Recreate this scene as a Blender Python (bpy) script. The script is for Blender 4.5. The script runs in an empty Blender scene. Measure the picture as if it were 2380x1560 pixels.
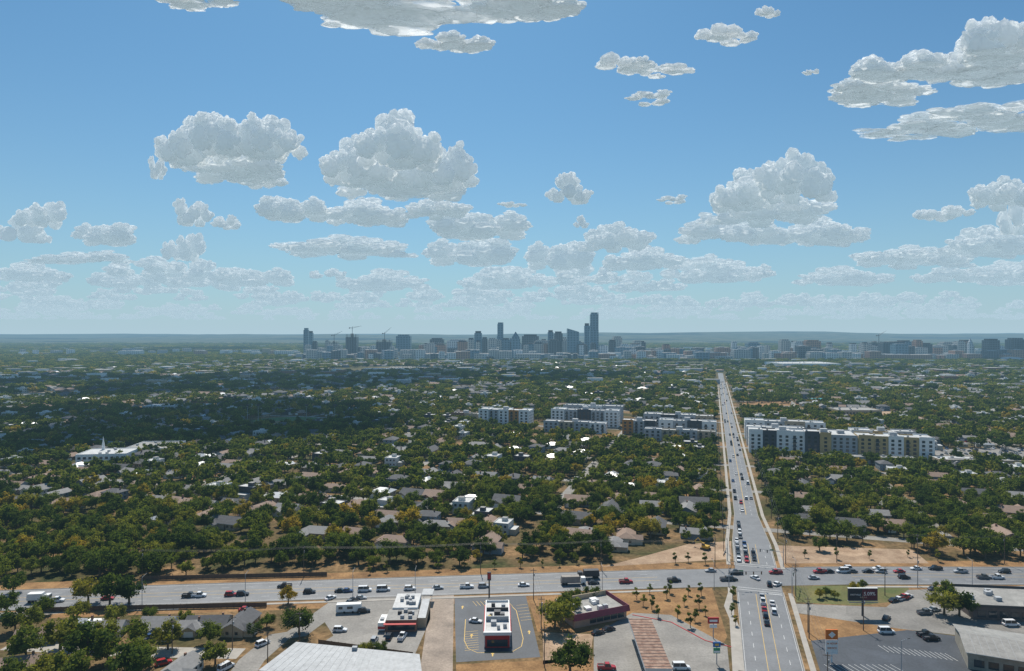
import bpy, math, random
from mathutils import Vector, noise
random.seed(7)
S=bpy.context.scene
S.view_settings.view_transform='Standard'; S.view_settings.look='None'; S.view_settings.exposure=0
H=100.0; F=1587.0; HY=778.0
SUN_EL=55.0; SUN_AZ=-8.0
def G(u,v):
    d=H*F/(v-HY); return ((u-1190)*d/F, d)
CA,SA=0.9591,0.2829
def ST(s,t): return (s*CA+t*SA, -s*SA+t*CA)
def toST(x,y): return (x*CA-y*SA, x*SA+y*CA)
ROT=-math.atan2(SA,CA)

# ------------------------------------------------------------ materials
def haze_group(nm,L,col):  # haze painted into the material as emission, stronger with distance from the origin
    g=bpy.data.node_groups.new(nm,'ShaderNodeTree')
    g.interface.new_socket('Shader',in_out='INPUT',socket_type='NodeSocketShader')
    g.interface.new_socket('Shader',in_out='OUTPUT',socket_type='NodeSocketShader')
    n=g.nodes; l=g.links
    i=n.new('NodeGroupInput'); o=n.new('NodeGroupOutput')
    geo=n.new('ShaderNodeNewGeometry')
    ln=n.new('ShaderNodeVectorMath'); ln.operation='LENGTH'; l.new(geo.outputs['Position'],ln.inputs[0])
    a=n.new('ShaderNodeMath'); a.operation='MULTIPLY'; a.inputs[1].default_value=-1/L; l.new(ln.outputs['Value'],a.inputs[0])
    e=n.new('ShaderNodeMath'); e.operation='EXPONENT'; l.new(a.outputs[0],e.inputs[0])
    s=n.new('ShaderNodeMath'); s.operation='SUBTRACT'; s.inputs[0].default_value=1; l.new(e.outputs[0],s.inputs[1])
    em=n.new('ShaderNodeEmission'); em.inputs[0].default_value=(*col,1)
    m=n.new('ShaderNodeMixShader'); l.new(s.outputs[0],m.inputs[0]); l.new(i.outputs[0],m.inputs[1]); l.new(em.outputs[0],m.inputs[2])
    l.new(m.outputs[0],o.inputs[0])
    return g
HG=haze_group('painted_aerial_haze',9500.0,(0.205,0.36,0.48)); HC=haze_group('painted_cloud_haze',27000.0,(0.44,0.60,0.70))
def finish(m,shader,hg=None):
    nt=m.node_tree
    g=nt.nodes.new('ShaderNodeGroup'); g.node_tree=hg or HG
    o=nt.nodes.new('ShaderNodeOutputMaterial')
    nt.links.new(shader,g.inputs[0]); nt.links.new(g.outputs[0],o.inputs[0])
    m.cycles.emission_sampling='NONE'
def newmat(name):
    m=bpy.data.materials.new(name); m.use_nodes=True; m.node_tree.nodes.clear(); return m
MC={}
def mat(name,col,rough=0.8,var=0.25,scale=0.6,metal=0.0,col2=None,spec=0.4,patch=0.0):
    if name in MC: return MC[name]
    m=newmat(name); n=m.node_tree.nodes; l=m.node_tree.links
    geo=n.new('ShaderNodeNewGeometry')
    nz=n.new('ShaderNodeTexNoise'); nz.inputs['Scale'].default_value=scale; nz.inputs['Detail'].default_value=5; nz.inputs['Roughness'].default_value=0.65
    l.new(geo.outputs['Position'],nz.inputs['Vector'])
    r=n.new('ShaderNodeValToRGB'); r.color_ramp.elements[0].position=0.3; r.color_ramp.elements[1].position=0.7
    c2=col2 if col2 else tuple(min(1,c*(1+var)) for c in col)
    c1=col if col2 else tuple(c*(1-var) for c in col)
    r.color_ramp.elements[0].color=(*c1,1); r.color_ramp.elements[1].color=(*c2,1)
    l.new(nz.outputs[0],r.inputs[0]); out=r.outputs[0]
    if patch:
        z2=n.new('ShaderNodeTexNoise'); z2.inputs['Scale'].default_value=1.3; z2.inputs['Detail'].default_value=4; z2.inputs['Roughness'].default_value=.7; l.new(geo.outputs['Position'],z2.inputs['Vector'])
        vo=n.new('ShaderNodeTexVoronoi'); vo.inputs['Scale'].default_value=.07; l.new(geo.outputs['Position'],vo.inputs['Vector'])
        sp=n.new('ShaderNodeSeparateColor'); l.new(vo.outputs['Color'],sp.inputs[0])
        a=n.new('ShaderNodeMapRange'); a.inputs[1].default_value=.3; a.inputs[2].default_value=.7; a.inputs[3].default_value=1-patch; a.inputs[4].default_value=1+patch; l.new(z2.outputs[0],a.inputs[0])
        c=n.new('ShaderNodeMapRange'); c.inputs[3].default_value=1-patch*.5; c.inputs[4].default_value=1+patch*.5; l.new(sp.outputs[0],c.inputs[0])
        mu=n.new('ShaderNodeMath'); mu.operation='MULTIPLY'; l.new(a.outputs[0],mu.inputs[0]); l.new(c.outputs[0],mu.inputs[1])
        sc=n.new('ShaderNodeVectorMath'); sc.operation='SCALE'; l.new(out,sc.inputs[0]); l.new(mu.outputs[0],sc.inputs['Scale']); out=sc.outputs[0]
    p=n.new('ShaderNodeBsdfPrincipled'); p.inputs['Roughness'].default_value=rough; p.inputs['Metallic'].default_value=metal
    p.inputs['Specular IOR Level'].default_value=spec
    l.new(out,p.inputs['Base Color'])
    finish(m,p.outputs[0]); MC[name]=m; return m

def foliage(name,cols):
    m=newmat(name); n=m.node_tree.nodes; l=m.node_tree.links
    oi=n.new('ShaderNodeObjectInfo')
    r=n.new('ShaderNodeValToRGB'); r.color_ramp.interpolation='LINEAR'
    els=r.color_ramp.elements
    for k,(p,c) in enumerate(cols):
        e=els[k] if k<2 else els.new(p)
        e.position=p; e.color=(*c,1)
    l.new(oi.outputs['Random'],r.inputs[0])
    geo=n.new('ShaderNodeNewGeometry')
    nz=n.new('ShaderNodeTexNoise'); nz.inputs['Scale'].default_value=0.45; nz.inputs['Detail'].default_value=4; l.new(geo.outputs['Position'],nz.inputs['Vector'])
    mr=n.new('ShaderNodeMapRange'); mr.inputs[1].default_value=0.3; mr.inputs[2].default_value=0.7; mr.inputs[3].default_value=0.6; mr.inputs[4].default_value=2.05; l.new(nz.outputs[0],mr.inputs[0])
    sc=n.new('ShaderNodeVectorMath'); sc.operation='SCALE'; l.new(r.outputs[0],sc.inputs[0]); l.new(mr.outputs[0],sc.inputs['Scale'])
    d=n.new('ShaderNodeBsdfDiffuse'); l.new(sc.outputs[0],d.inputs[0])
    t=n.new('ShaderNodeBsdfTranslucent')
    tc=n.new('ShaderNodeVectorMath'); tc.operation='MULTIPLY'; tc.inputs[1].default_value=(1.45,1.4,0.5); l.new(sc.outputs[0],tc.inputs[0]); l.new(tc.outputs[0],t.inputs[0])
    mx=n.new('ShaderNodeMixShader'); mx.inputs[0].default_value=0.4; l.new(d.outputs[0],mx.inputs[1]); l.new(t.outputs[0],mx.inputs[2])
    finish(m,mx.outputs[0]); return m
LEAF=foliage('oak_leaves',[(0.0,(0.030,0.050,0.016)),(1.0,(0.25,0.18,0.034)),(0.35,(0.068,0.094,0.022)),(0.7,(0.108,0.128,0.028)),(0.93,(0.152,0.152,0.033))])
BARK=mat('bark',(0.12,0.09,0.06),0.9)

ASPH=mat('asphalt',(0.17,0.172,0.178),0.55,0.15,0.15,patch=.12)
ASPH2=mat('dark_asphalt',(0.05,0.057,0.07),0.6,0.25,0.12,patch=.2)
ASPH3=mat('old_asphalt',(0.215,0.20,0.18),0.7,0.25,0.1,patch=.22)
CONC=mat('concrete',(0.36,0.33,0.29),0.8,0.15,0.3)
CONCD=mat('stained_concrete',(0.27,0.215,0.17),0.8,0.3,0.12,patch=.25)
DRY=mat('dry_grass',(0.16,0.082,0.03),0.95,0,0.14,col2=(0.36,0.205,0.085),patch=.3)
SOIL=mat('bare_soil',(0.24,0.15,0.09),0.95,0,0.12,col2=(0.46,0.33,0.22),patch=.25)
LAWN=mat('lawn',(0.07,0.10,0.025),0.95,0,0.1,col2=(0.17,0.14,0.05),patch=.3)
WHITE=mat('white_paint',(0.78,0.78,0.76),0.6,0.06,1)
MARK=mat('white_road_paint',(0.6,0.6,0.58),0.6,0.3,2)
YEL=mat('yellow_road_paint',(0.62,0.40,0.09),0.6,0.3,2)
GLASS=mat('window_glass',(0.03,0.04,0.05),0.12,0.2,1,spec=0.8)
DARK=mat('dark_metal',(0.05,0.05,0.055),0.5,0.2,2)
GREY=mat('grey_metal',(0.35,0.36,0.37),0.45,0.15,1)
ROOFW=mat('white_membrane_roof',(0.50,0.50,0.49),0.6,0.18,0.3,patch=.12)
ROOFG=mat('gravel_roof',(0.30,0.29,0.27),0.85,0.2,0.3,patch=.15)
TYRE=mat('tyre',(0.02,0.02,0.02),0.8)
WOOD=mat('weathered_wood',(0.13,0.095,0.07),0.9,0.25,1)
RED=mat('red_paint',(0.45,0.03,0.03),0.5,0.15)
BEIGE=mat('beige_stucco',(0.45,0.36,0.25),0.85,0.12)
TAN=mat('tan_stucco',(0.50,0.36,0.17),0.85,0.1)
BRICK=mat('brown_brick',(0.28,0.15,0.10),0.85,0.2)
CHAR=mat('charcoal_panel',(0.07,0.075,0.085),0.7,0.15)

# ------------------------------------------------------------ mesh builder
class MB:
    def __init__(s): s.v=[];s.f=[];s.mi=[];s.mats=[]
    def m(s,mt):
        if mt not in s.mats: s.mats.append(mt)
        return s.mats.index(mt)
    def add(s,vs,fs,mt):
        o=len(s.v); s.v+=vs; k=s.m(mt)
        for f in fs: s.f.append(tuple(i+o for i in f)); s.mi.append(k)
    def quad(s,a,b,c,d,mt): s.add([a,b,c,d],[(0,1,2,3)],mt)
    def box(s,x0,y0,z0,x1,y1,z1,mt,top=None,ins=(0,0)):
        a,b=ins
        vs=[(x0,y0,z0),(x1,y0,z0),(x1,y1,z0),(x0,y1,z0),(x0+a,y0+b,z1),(x1-a,y0+b,z1),(x1-a,y1-b,z1),(x0+a,y1-b,z1)]
        s.add(vs,[(0,3,2,1),(0,1,5,4),(1,2,6,5),(2,3,7,6),(3,0,4,7)],mt)
        s.add(vs[4:],[(0,1,2,3)],top or mt)
    def prism(s,poly,z0,z1,mt,top=None):
        n=len(poly); vs=[(x,y,z0) for x,y in poly]+[(x,y,z1) for x,y in poly]
        s.add(vs,[(i,(i+1)%n,n+(i+1)%n,n+i) for i in range(n)],mt)
        s.add(vs[n:],[tuple(range(n))],top or mt)
    def cyl(s,p0,p1,r0,r1,mt,n=8,cap=True):
        p0=Vector(p0);p1=Vector(p1);d=(p1-p0).normalized()
        u=d.orthogonal().normalized(); w=d.cross(u)
        vs=[]
        for p,r in((p0,r0),(p1,r1)):
            for i in range(n):
                a=2*math.pi*i/n; vs.append(tuple(p+u*math.cos(a)*r+w*math.sin(a)*r))
        fs=[(i,(i+1)%n,n+(i+1)%n,n+i) for i in range(n)]
        if cap: fs+=[tuple(range(n,2*n)),tuple(range(n-1,-1,-1))]
        s.add(vs,fs,mt)
    def gable(s,x0,y0,x1,y1,z0,h,e,roof,wall):
        ym=(y0+y1)/2; k=h/((y1-y0)/2)
        a=e*k; t=0.15
        vs=[(x0-e,y0-e,z0-a),(x1+e,y0-e,z0-a),(x1+e,ym,z0+h),(x0-e,ym,z0+h),(x1+e,y1+e,z0-a),(x0-e,y1+e,z0-a)]
        vs2=[(x,y,z+t) for x,y,z in vs]
        s.add(vs2,[(0,1,2,3),(3,2,4,5)],roof)
        s.add(vs,[(0,3,2,1),(3,5,4,2)],wall)
        s.add(vs+vs2,[(0,1,7,6),(1,2,8,7),(2,4,10,8),(4,5,11,10),(5,3,9,11),(3,0,6,9)],WHITE)
        s.add([(x0,y0,z0),(x0,y1,z0),(x0,ym,z0+h-0.05)],[(0,2,1)],wall)
        s.add([(x1,y0,z0),(x1,y1,z0),(x1,ym,z0+h-0.05)],[(0,1,2)],wall)
    def hip(s,x0,y0,x1,y1,z0,h,e,roof):
        w=(y1-y0)/2; ym=(y0+y1)/2
        X0,X1,Y0,Y1=x0-e,x1+e,y0-e,y1+e
        s.add([(X0,Y0,z0),(X1,Y0,z0),(X1,Y1,z0),(X0,Y1,z0),(X0+w,ym,z0+h),(X1-w,ym,z0+h)],[(0,1,5,4),(1,2,5),(2,3,4,5),(3,0,4),(0,3,2,1)],roof)
    def mesh(s,name):
        me=bpy.data.meshes.new(name); me.from_pydata(s.v,[],s.f)
        for m in s.mats: me.materials.append(m)
        me.polygons.foreach_set('material_index',s.mi); me.update(); return me
    def obj(s,name,loc=(0,0,0),rz=0): return place(name,s.mesh(name),loc,rz)
def place(name,me,loc=(0,0,0),rz=0,sc=1.0):
    o=bpy.data.objects.new(name,me); o.location=loc; o.rotation_euler=(0,0,rz)
    o.scale=(sc,sc,sc) if not isinstance(sc,tuple) else sc
    S.collection.objects.link(o); return o

# ------------------------------------------------------------ ground
def ground_mat():
    m=newmat('ground_cover'); n=m.node_tree.nodes; l=m.node_tree.links
    geo=n.new('ShaderNodeNewGeometry')
    def nz(sc,det=6):
        a=n.new('ShaderNodeTexNoise'); a.inputs['Scale'].default_value=sc; a.inputs['Detail'].default_value=det; a.inputs['Roughness'].default_value=0.6
        l.new(geo.outputs['Position'],a.inputs['Vector']); return a
    a=nz(0.03); r=n.new('ShaderNodeValToRGB'); e=r.color_ramp.elements
    e[0].position=0.38; e[0].color=(0.06,0.065,0.024,1); e[1].position=0.64; e[1].color=(0.29,0.18,0.09,1)
    x=e.new(0.52); x.color=(0.15,0.105,0.052,1); l.new(a.outputs[0],r.inputs[0])
    b=nz(0.5); mr=n.new('ShaderNodeMapRange'); mr.inputs[1].default_value=.3; mr.inputs[2].default_value=.7; mr.inputs[3].default_value=.5; mr.inputs[4].default_value=1.35; l.new(b.outputs[0],mr.inputs[0])
    sc=n.new('ShaderNodeVectorMath'); sc.operation='SCALE'; l.new(r.outputs[0],sc.inputs[0]); l.new(mr.outputs[0],sc.inputs['Scale'])
    c=nz(0.004,8); r2=n.new('ShaderNodeValToRGB'); e=r2.color_ramp.elements
    e[0].position=0.4; e[0].color=(0.03,0.05,0.02,1); e[1].position=0.68; e[1].color=(0.17,0.155,0.09,1); l.new(c.outputs[0],r2.inputs[0])
    sep=n.new('ShaderNodeSeparateXYZ'); l.new(geo.outputs['Position'],sep.inputs[0])
    m2=n.new('ShaderNodeMapRange'); m2.inputs[1].default_value=900; m2.inputs[2].default_value=2500; l.new(sep.outputs[1],m2.inputs[0])
    mx=n.new('ShaderNodeMix'); mx.data_type='RGBA'; l.new(m2.outputs[0],mx.inputs[0]); l.new(sc.outputs[0],mx.inputs[6]); l.new(r2.outputs[0],mx.inputs[7])
    p=n.new('ShaderNodeBsdfPrincipled'); p.inputs['Roughness'].default_value=1; p.inputs['Specular IOR Level'].default_value=0.1
    l.new(mx.outputs[2],p.inputs['Base Color']); finish(m,p.outputs[0]); return m
GM=ground_mat()
ys=[-400,-200,0,100,200,400,800,1600,3000,5000]+[6000+i*700 for i in range(36)]
xs=[i/40*2-1 for i in range(41)]
vs=[];fs=[]
for y in ys:
    W=3000+max(y,0)*1.1
    for x in xs:
        X=x*W; z=0
        if y>7000:
            k=min(1,(y-7000)/6000)
            z=k*(70+95*(noise.noise((X/4200,y/5200,3))+0.45*noise.noise((X/1300,y/1500,8)))+ (30 if X>0 else 8)*k)
            z=max(0,z)
        vs.append((X,y,z))
nx=len(xs)
for j in range(len(ys)-1):
    for i in range(nx-1):
        a=j*nx+i; fs.append((a,a+1,a+nx+1,a+nx))
b=MB(); b.add(vs,fs,GM); b.obj('ground')

def sheet(name,pts,z,mt):
    b=MB(); b.add([(x,y,z) for x,y in pts],[tuple(range(len(pts)))],mt); return b.obj(name)
def edges(pts,w,off=0):
    L=[]; n=len(pts)
    for i,(x,y) in enumerate(pts):
        a=Vector(pts[max(0,i-1)]); c=Vector(pts[min(n-1,i+1)]); d=(c-a).normalized(); nn=Vector((-d.y,d.x))
        p=Vector((x,y))+nn*off; L.append((p+nn*w/2,p-nn*w/2))
    return L
def strip(b,pts,w,z,mt,off=0):
    L=edges(pts,w,off)
    for i in range(len(pts)-1):
        q=[L[i][0],L[i][1],L[i+1][1],L[i+1][0]]
        b.add([(p.x,p.y,z) for p in q],[(0,1,2,3)],mt)
def strip_box(b,pts,w,z0,z1,mt,off=0):
    L=edges(pts,w,off)
    for i in range(len(pts)-1):
        A,B,C,D=L[i][0],L[i][1],L[i+1][1],L[i+1][0]
        b.prism([(A.x,A.y),(B.x,B.y),(C.x,C.y),(D.x,D.y)],z0,z1,mt)
def dashes(b,pts,w,z,mt,off,dash,gap):
    for i in range(len(pts)-1):
        a=Vector(pts[i]); c=Vector(pts[i+1]); d=c-a; L=d.length; d.normalize(); nn=Vector((-d.y,d.x)); t=0
        while t<L-dash:
            p=a+d*t+nn*off; q=p+d*dash
            b.add([(p.x+nn.x*w/2,p.y+nn.y*w/2,z),(p.x-nn.x*w/2,p.y-nn.y*w/2,z),(q.x-nn.x*w/2,q.y-nn.y*w/2,z),(q.x+nn.x*w/2,q.y+nn.y*w/2,z)],[(0,1,2,3)],mt)
            t+=dash+gap
SC=17.4
def av(t): return ST(SC,t)
def hw(t): return 8.5 if t<345 else (8.5-(t-345)/55*2.5 if t<400 else 6.0)
CR=[(-520,205),(-330,240),(-230,253),(-150,261),(0,274.5),(60,279.5),(98,281.5),(140,283.5),(220,283),(420,276),(700,262)]
b=MB(); strip(b,CR,20.5,0.020,ASPH); b.obj('highway')
b=MB(); tt=[40,345,400,1850]
for i in range(3):
    a,c=tt[i],tt[i+1]; q=[ST(SC-hw(a),a),ST(SC+hw(a),a),ST(SC+hw(c),c),ST(SC-hw(c),c)]
    b.add([(x,y,.026) for x,y in q],[(0,1,2,3)],ASPH)
b.obj('avenue')
b=MB()
for sg in([av(60),av(279)],[av(316),av(345)]):
    for o in(-1.7,1.7): strip(b,sg,0.16,0.034,YEL,o)
    for o in(-5.0,5.0): dashes(b,sg,0.15,0.034,MARK,o,3,6)
    for o in(-8.1,8.1): strip(b,sg,0.12,0.034,MARK,o)
sg=[av(400),av(1500)]
for o in(-.15,.15): strip(b,sg,0.14,0.034,YEL,o)
for o in(-3.0,3.0): dashes(b,sg,0.15,0.034,MARK,o,3,6)
hl=CR[:6]; hr=CR[7:]
for sg in(hl,hr):
    for o in(-1.8,1.8): strip(b,sg,0.16,0.034,YEL,o)
    for o in(-5.2,5.2): dashes(b,sg,0.15,0.034,MARK,o,3,6)
    for o in(-9.0,9.0): strip(b,sg,0.14,0.034,MARK,o)
for t in(283.5,313):
    for o in(-1.2,1.2): strip(b,[ST(SC-8,t+o),ST(SC+8,t+o)],0.3,0.036,MARK)
strip(b,[ST(SC-1.5,316),ST(SC-8,316)],0.5,0.036,MARK); strip(b,[ST(SC+1.5,280.5),ST(SC+8,280.5)],0.5,0.036,MARK)
b.obj('road_markings')
b=MB()
for sd in(-1,1):
    for a,c in((60,283),(311,345),(345,400),(400,1500)):
        strip_box(b,[ST(SC+sd*(hw(a)+.15),a),ST(SC+sd*(hw(c)+.15),c)],0.25,0,0.14,CONC)
        strip_box(b,[ST(SC+sd*(hw(a)+2.6),a),ST(SC+sd*(hw(c)+2.6),c)],1.7,0,0.12,CONC)
for sg in(hl[:-1]+[(75,280.6)],[(126,283)]+hr):
    for sd in(-1,1): strip_box(b,sg,0.25,0,0.14,CONC,sd*10.4)
strip_box(b,hl,1.6,0,0.12,CONC,-13); strip_box(b,hr,1.6,0,0.12,CONC,-13)
b.obj('pavement')
b=MB(); strip(b,CR,8,0.008,DRY,14.5); strip(b,hr,10,0.008,DRY,-16); strip(b,hl,8,0.008,DRY,-15); b.obj('dry_verge')
def lot(name,px,z,mt): return sheet(name,[G(*p) for p in px],z,mt)
lot('concrete_driveway',[(975,1565),(1052,1565),(1055,1381),(1002,1381)],0.014,CONCD)
lot('restaurant_parking_lot',[(1056,1388),(1222,1385),(1256,1528),(1060,1540)],0.014,ASPH2)
lot('shop_parking_lot',[(775,1478),(740,1500),(820,1525),(965,1520),(1000,1440),(1000,1384),(820,1388),(750,1440)],0.014,ASPH3)
lot('dry_grass_lot',[(1262,1375),(1655,1368),(1690,1480),(1670,1520),(1560,1470),(1250,1470),(1225,1385)],0.010,DRY)
lot('filling_station_lot',[(1380,1475),(1470,1425),(1560,1430),(1690,1500),(1700,1600),(1380,1600)],0.018,ASPH3)
lot('dry_grass_strip',[(1060,1545),(1380,1530),(1380,1600),(1060,1600)],0.008,DRY)
lot('burger_restaurant_parking_lot',[(1885,1490),(2110,1465),(2230,1480),(2330,1620),(1930,1640)],0.018,ASPH2)
lot('lawn_corner',[(1845,1362),(2110,1362),(2120,1395),(1990,1408),(1850,1400)],0.012,LAWN)
lot('plaza_parking_lot',[(2110,1372),(2390,1362),(2430,1480),(2250,1480),(2090,1462),(1850,1425),(1850,1404),(2060,1412)],0.014,ASPH3)
lot('dry_corner_lot',[(1850,1428),(2010,1440),(2140,1470),(1880,1492)],0.010,DRY)
lot('vacant_ground',[(1262,1470),(1380,1475),(1370,1530),(1262,1545)],0.008,SOIL)
lot('construction_site',[(1400,1318),(1700,1300),(1700,1258),(1600,1265),(1480,1298)],0.012,SOIL)
lot('dry_corner',[(1810,1310),(2160,1310),(2120,1278),(1800,1268)],0.012,SOIL)
b=MB(); strip(b,[G(540,1600),G(585,1535),G(650,1480),(-72,228),(-62,262)],8,0.016,ASPH3); b.obj('side_street')
b=MB(); strip(b,[G(-60,1440),G(200,1415),G(420,1412)],5,0.012,CONC); strip(b,[G(20,1500),G(300,1515),G(560,1520)],7,0.016,CONC); b.obj('alley')
b=MB(); strip_box(b,[G(1700,1376),G(1690,1410),G(1712,1460),G(1722,1560)],2.2,0,.1,CONC); strip_box(b,[G(1470,1430),G(1560,1447),G(1640,1490),G(1700,1505)],.4,0,.15,RED); b.obj('footpath')
b=MB()
for i in range(10):
    x0,y0=G(1098+i*9,1398); 
    b.quad((x0,y0,0.02),(x0+.15,y0,0.02),(x0+1.8+.15,y0-4.5,0.02),(x0+1.8,y0-4.5,0.02),YEL)
for i in range(9):
    x0,y0=G(1080,1470+i*5.4); b.quad((x0,y0,0.02),(x0+4.4,y0+1,0.02),(x0+4.4,y0+1.15,0.02),(x0,y0+.15,0.02),YEL)
lp=[G(1082,1440),G(1079,1490),G(1088,1508),G(1110,1518),G(1190,1516),G(1212,1503),G(1216,1485),G(1200,1420),G(1190,1410)]
strip(b,lp,0.22,0.02,YEL)
for i in range(6):
    x0,y0=G(1200+i*2.2,1408+i*7); b.quad((x0,y0,0.02),(x0+4,y0+1,0.02),(x0+4,y0+1.15,0.02),(x0,y0+.15,0.02),YEL)
for u,v in((1096,1478),(1230,1470),(1145,1521),(1075,1412)):
    x0,y0=G(u,v); b.add([(x0-.6,y0,0.02),(x0+.6,y0,0.02),(x0,y0+1.5,0.02)],[(0,1,2)],YEL); b.quad((x0-.2,y0-1.5,.02),(x0+.2,y0-1.5,.02),(x0+.2,y0,.02),(x0-.2,y0,.02),YEL)
for i in range(14):
    x0,y0=G(2040+i*12,1500+i*1.5); b.quad((x0,y0,.024),(x0+.15,y0,.024),(x0+.8+.15,y0-5,.024),(x0+.8,y0-5,.024),MARK)
for i in range(12):
    x0,y0=G(1915+i*14,1545); b.quad((x0,y0,.024),(x0+.15,y0,.024),(x0+1.6+.15,y0-5,.024),(x0+1.6,y0-5,.024),MARK)
b.obj('parking_bay_markings')
SX=(-470,-330,-215,-88,110,250)
b=MB()
for k in range(11):
    t=372+k*88
    strip(b,[ST(-900-k*40,t),ST(SC-hw(t)-.1,t)],7.0,0.012,ASPH3); strip(b,[ST(SC+hw(t)+.1,t),ST(700+k*40,t)],7.0,0.012,ASPH3)
for s in SX: strip(b,[ST(s,330 if s<-200 else 372),ST(s,1250)],7.0,0.016,ASPH3)
b.obj('residential_streets')

# ------------------------------------------------------------ trees
import bmesh
def ico(sub):
    bm=bmesh.new(); bmesh.ops.create_icosphere(bm,subdivisions=sub,radius=1)
    v=[x.co.copy() for x in bm.verts]; f=[tuple(q.index for q in x.verts) for x in bm.faces]; bm.free(); return v,f
ICO={k:ico(k) for k in(1,3,4,5)}
def blobv(c,r,rnd,mt,b,sq=0.8):
    V,Fs=ICO[1]; vs=[]
    for v in V:
        k=r*rnd.uniform(0.75,1.12); vs.append((c[0]+v.x*k,c[1]+v.y*k,c[2]+v.z*k*sq))
    b.add(vs,Fs,mt)
def tree_mesh(name,seed,R,Ht,ncl,nleaf,ls,solid=0.62,flat=0.38):
    leaf=LEAF
    rnd=random.Random(seed); b=MB()
    th=Ht*0.3
    b.cyl((0,0,-.1),(0,0,th),R*0.075,R*0.05,BARK,6)
    cs=[]
    zc=Ht*0.6
    for i in range(ncl):
        while True:
            p=Vector((rnd.uniform(-1,1),rnd.uniform(-1,1),rnd.uniform(-1,1)))
            if p.length<1 and p.length>0.35: break
        if p.z<-0.3: p.z*=0.5
        c=Vector((p.x*R*0.78,p.y*R*0.78,zc+p.z*(Ht*flat)))
        cs.append((c,R*rnd.uniform(0.24,0.42)))
    for c,r in cs[:6]:
        b.cyl((0,0,th*0.8),tuple(c),R*0.035,R*0.012,BARK,5,False)
    for c,r in cs:
        if solid: blobv(c,r*solid,rnd,leaf,b)
        for k in range(nleaf):
            d=Vector((rnd.gauss(0,1),rnd.gauss(0,1),rnd.gauss(0,1)+0.25)).normalized()
            p=c+Vector((d.x,d.y,d.z*0.85))*r*rnd.uniform(0.6,1.15)
            nrm=(d+Vector((rnd.gauss(0,.5),rnd.gauss(0,.5),rnd.gauss(0,.5)))).normalized()
            u=nrm.orthogonal().normalized(); a=rnd.uniform(0,6.28)
            u2=u*math.cos(a)+nrm.cross(u)*math.sin(a); w=nrm.cross(u2)
            s1=ls*rnd.uniform(0.5,1.1)*0.5; s2=s1*rnd.uniform(0.6,1)
            b.add([tuple(p-u2*s1-w*s2*.4),tuple(p+u2*s1*.3-w*s2),tuple(p+u2*s1+w*s2*.5),tuple(p-u2*s1*.2+w*s2)],[(0,1,2,3)],leaf)
    return b.mesh(name)
NEAR=[tree_mesh('oak_tree',i,R,Ht,nc,62,0.75) for i,(R,Ht,nc) in enumerate([(5,9,22),(5.5,8.5,24),(4.4,9.5,20),(6,9.5,26),(4,7,16)])]
MID=[tree_mesh('woodland_tree',20+i,R,Ht,11,18,1.4,solid=0.8) for i,(R,Ht) in enumerate([(5,9),(5.6,8.5),(4.4,9.5),(6,9)])]
MID2=[tree_mesh('woodland_group',30+i,R,Ht,16,8,2.6,solid=0.85,flat=.25) for i,(R,Ht) in enumerate([(10,10),(11,9.5),(9,9)])]
FARM=[tree_mesh('woodland_clump',40+i,R,Ht,26,12,3.6,solid=0.85,flat=.25) for i,(R,Ht) in enumerate([(19,11),(23,10)])]
SMALL=tree_mesh('young_tree',60,1.5,4,8,30,0.45)

EXC=[(SC-11.5,SC+11.5,0,1900),
 (-175,-98,655,805),(-92,6,645,800),(-255,-183,705,760),(26,172,595,690),(26,110,690,760),(-108,-98,640,900)]
CLR=[(*G(1560,1285),20),(*G(1650,1290),14),(*G(1860,1290),18),(*G(1960,1290),18),(*G(2060,1288),14),(*G(1760,945),45),(*G(1800,945),45),(*G(660,978),48),(*G(720,978),40),
 (*G(640,912),50),(*G(1910,935),30),(*G(280,1062),22),(*G(210,1078),18),(*G(340,1045),22),(*G(2250,1060),35),(*G(2330,1060),35),(*G(2190,1085),12),(*G(2000,962),50),(*G(890,858),150),(*G(850,862),120),(*G(1850,850),140),(*G(1600,846),160),(*G(120,918),60),(*G(440,945),30),(*G(360,950),30),
 (*G(2200,880),60),(*G(2100,905),45),(*G(1500,900),40),(*G(1050,900),45),(*G(1900,1130),12),(*G(900,1090),12),(*G(680,1110),14)]
def blocked(x,y,r=0):
    s,t=toST(x,y)
    for a,b_,c,d in EXC:
        if a-r<s<b_+r and c-r<t<d+r: return True
    for cx,cy,cr in CLR:
        if (x-cx)**2+(y-cy)**2<(cr)**2: return True
    return False
def city(x,y): return y>2570 and -0.33*y<x
def near_limit(x):
    if x<-120: return 281
    if x<-20: return 292
    if x<60: return 301
    return 306

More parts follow.
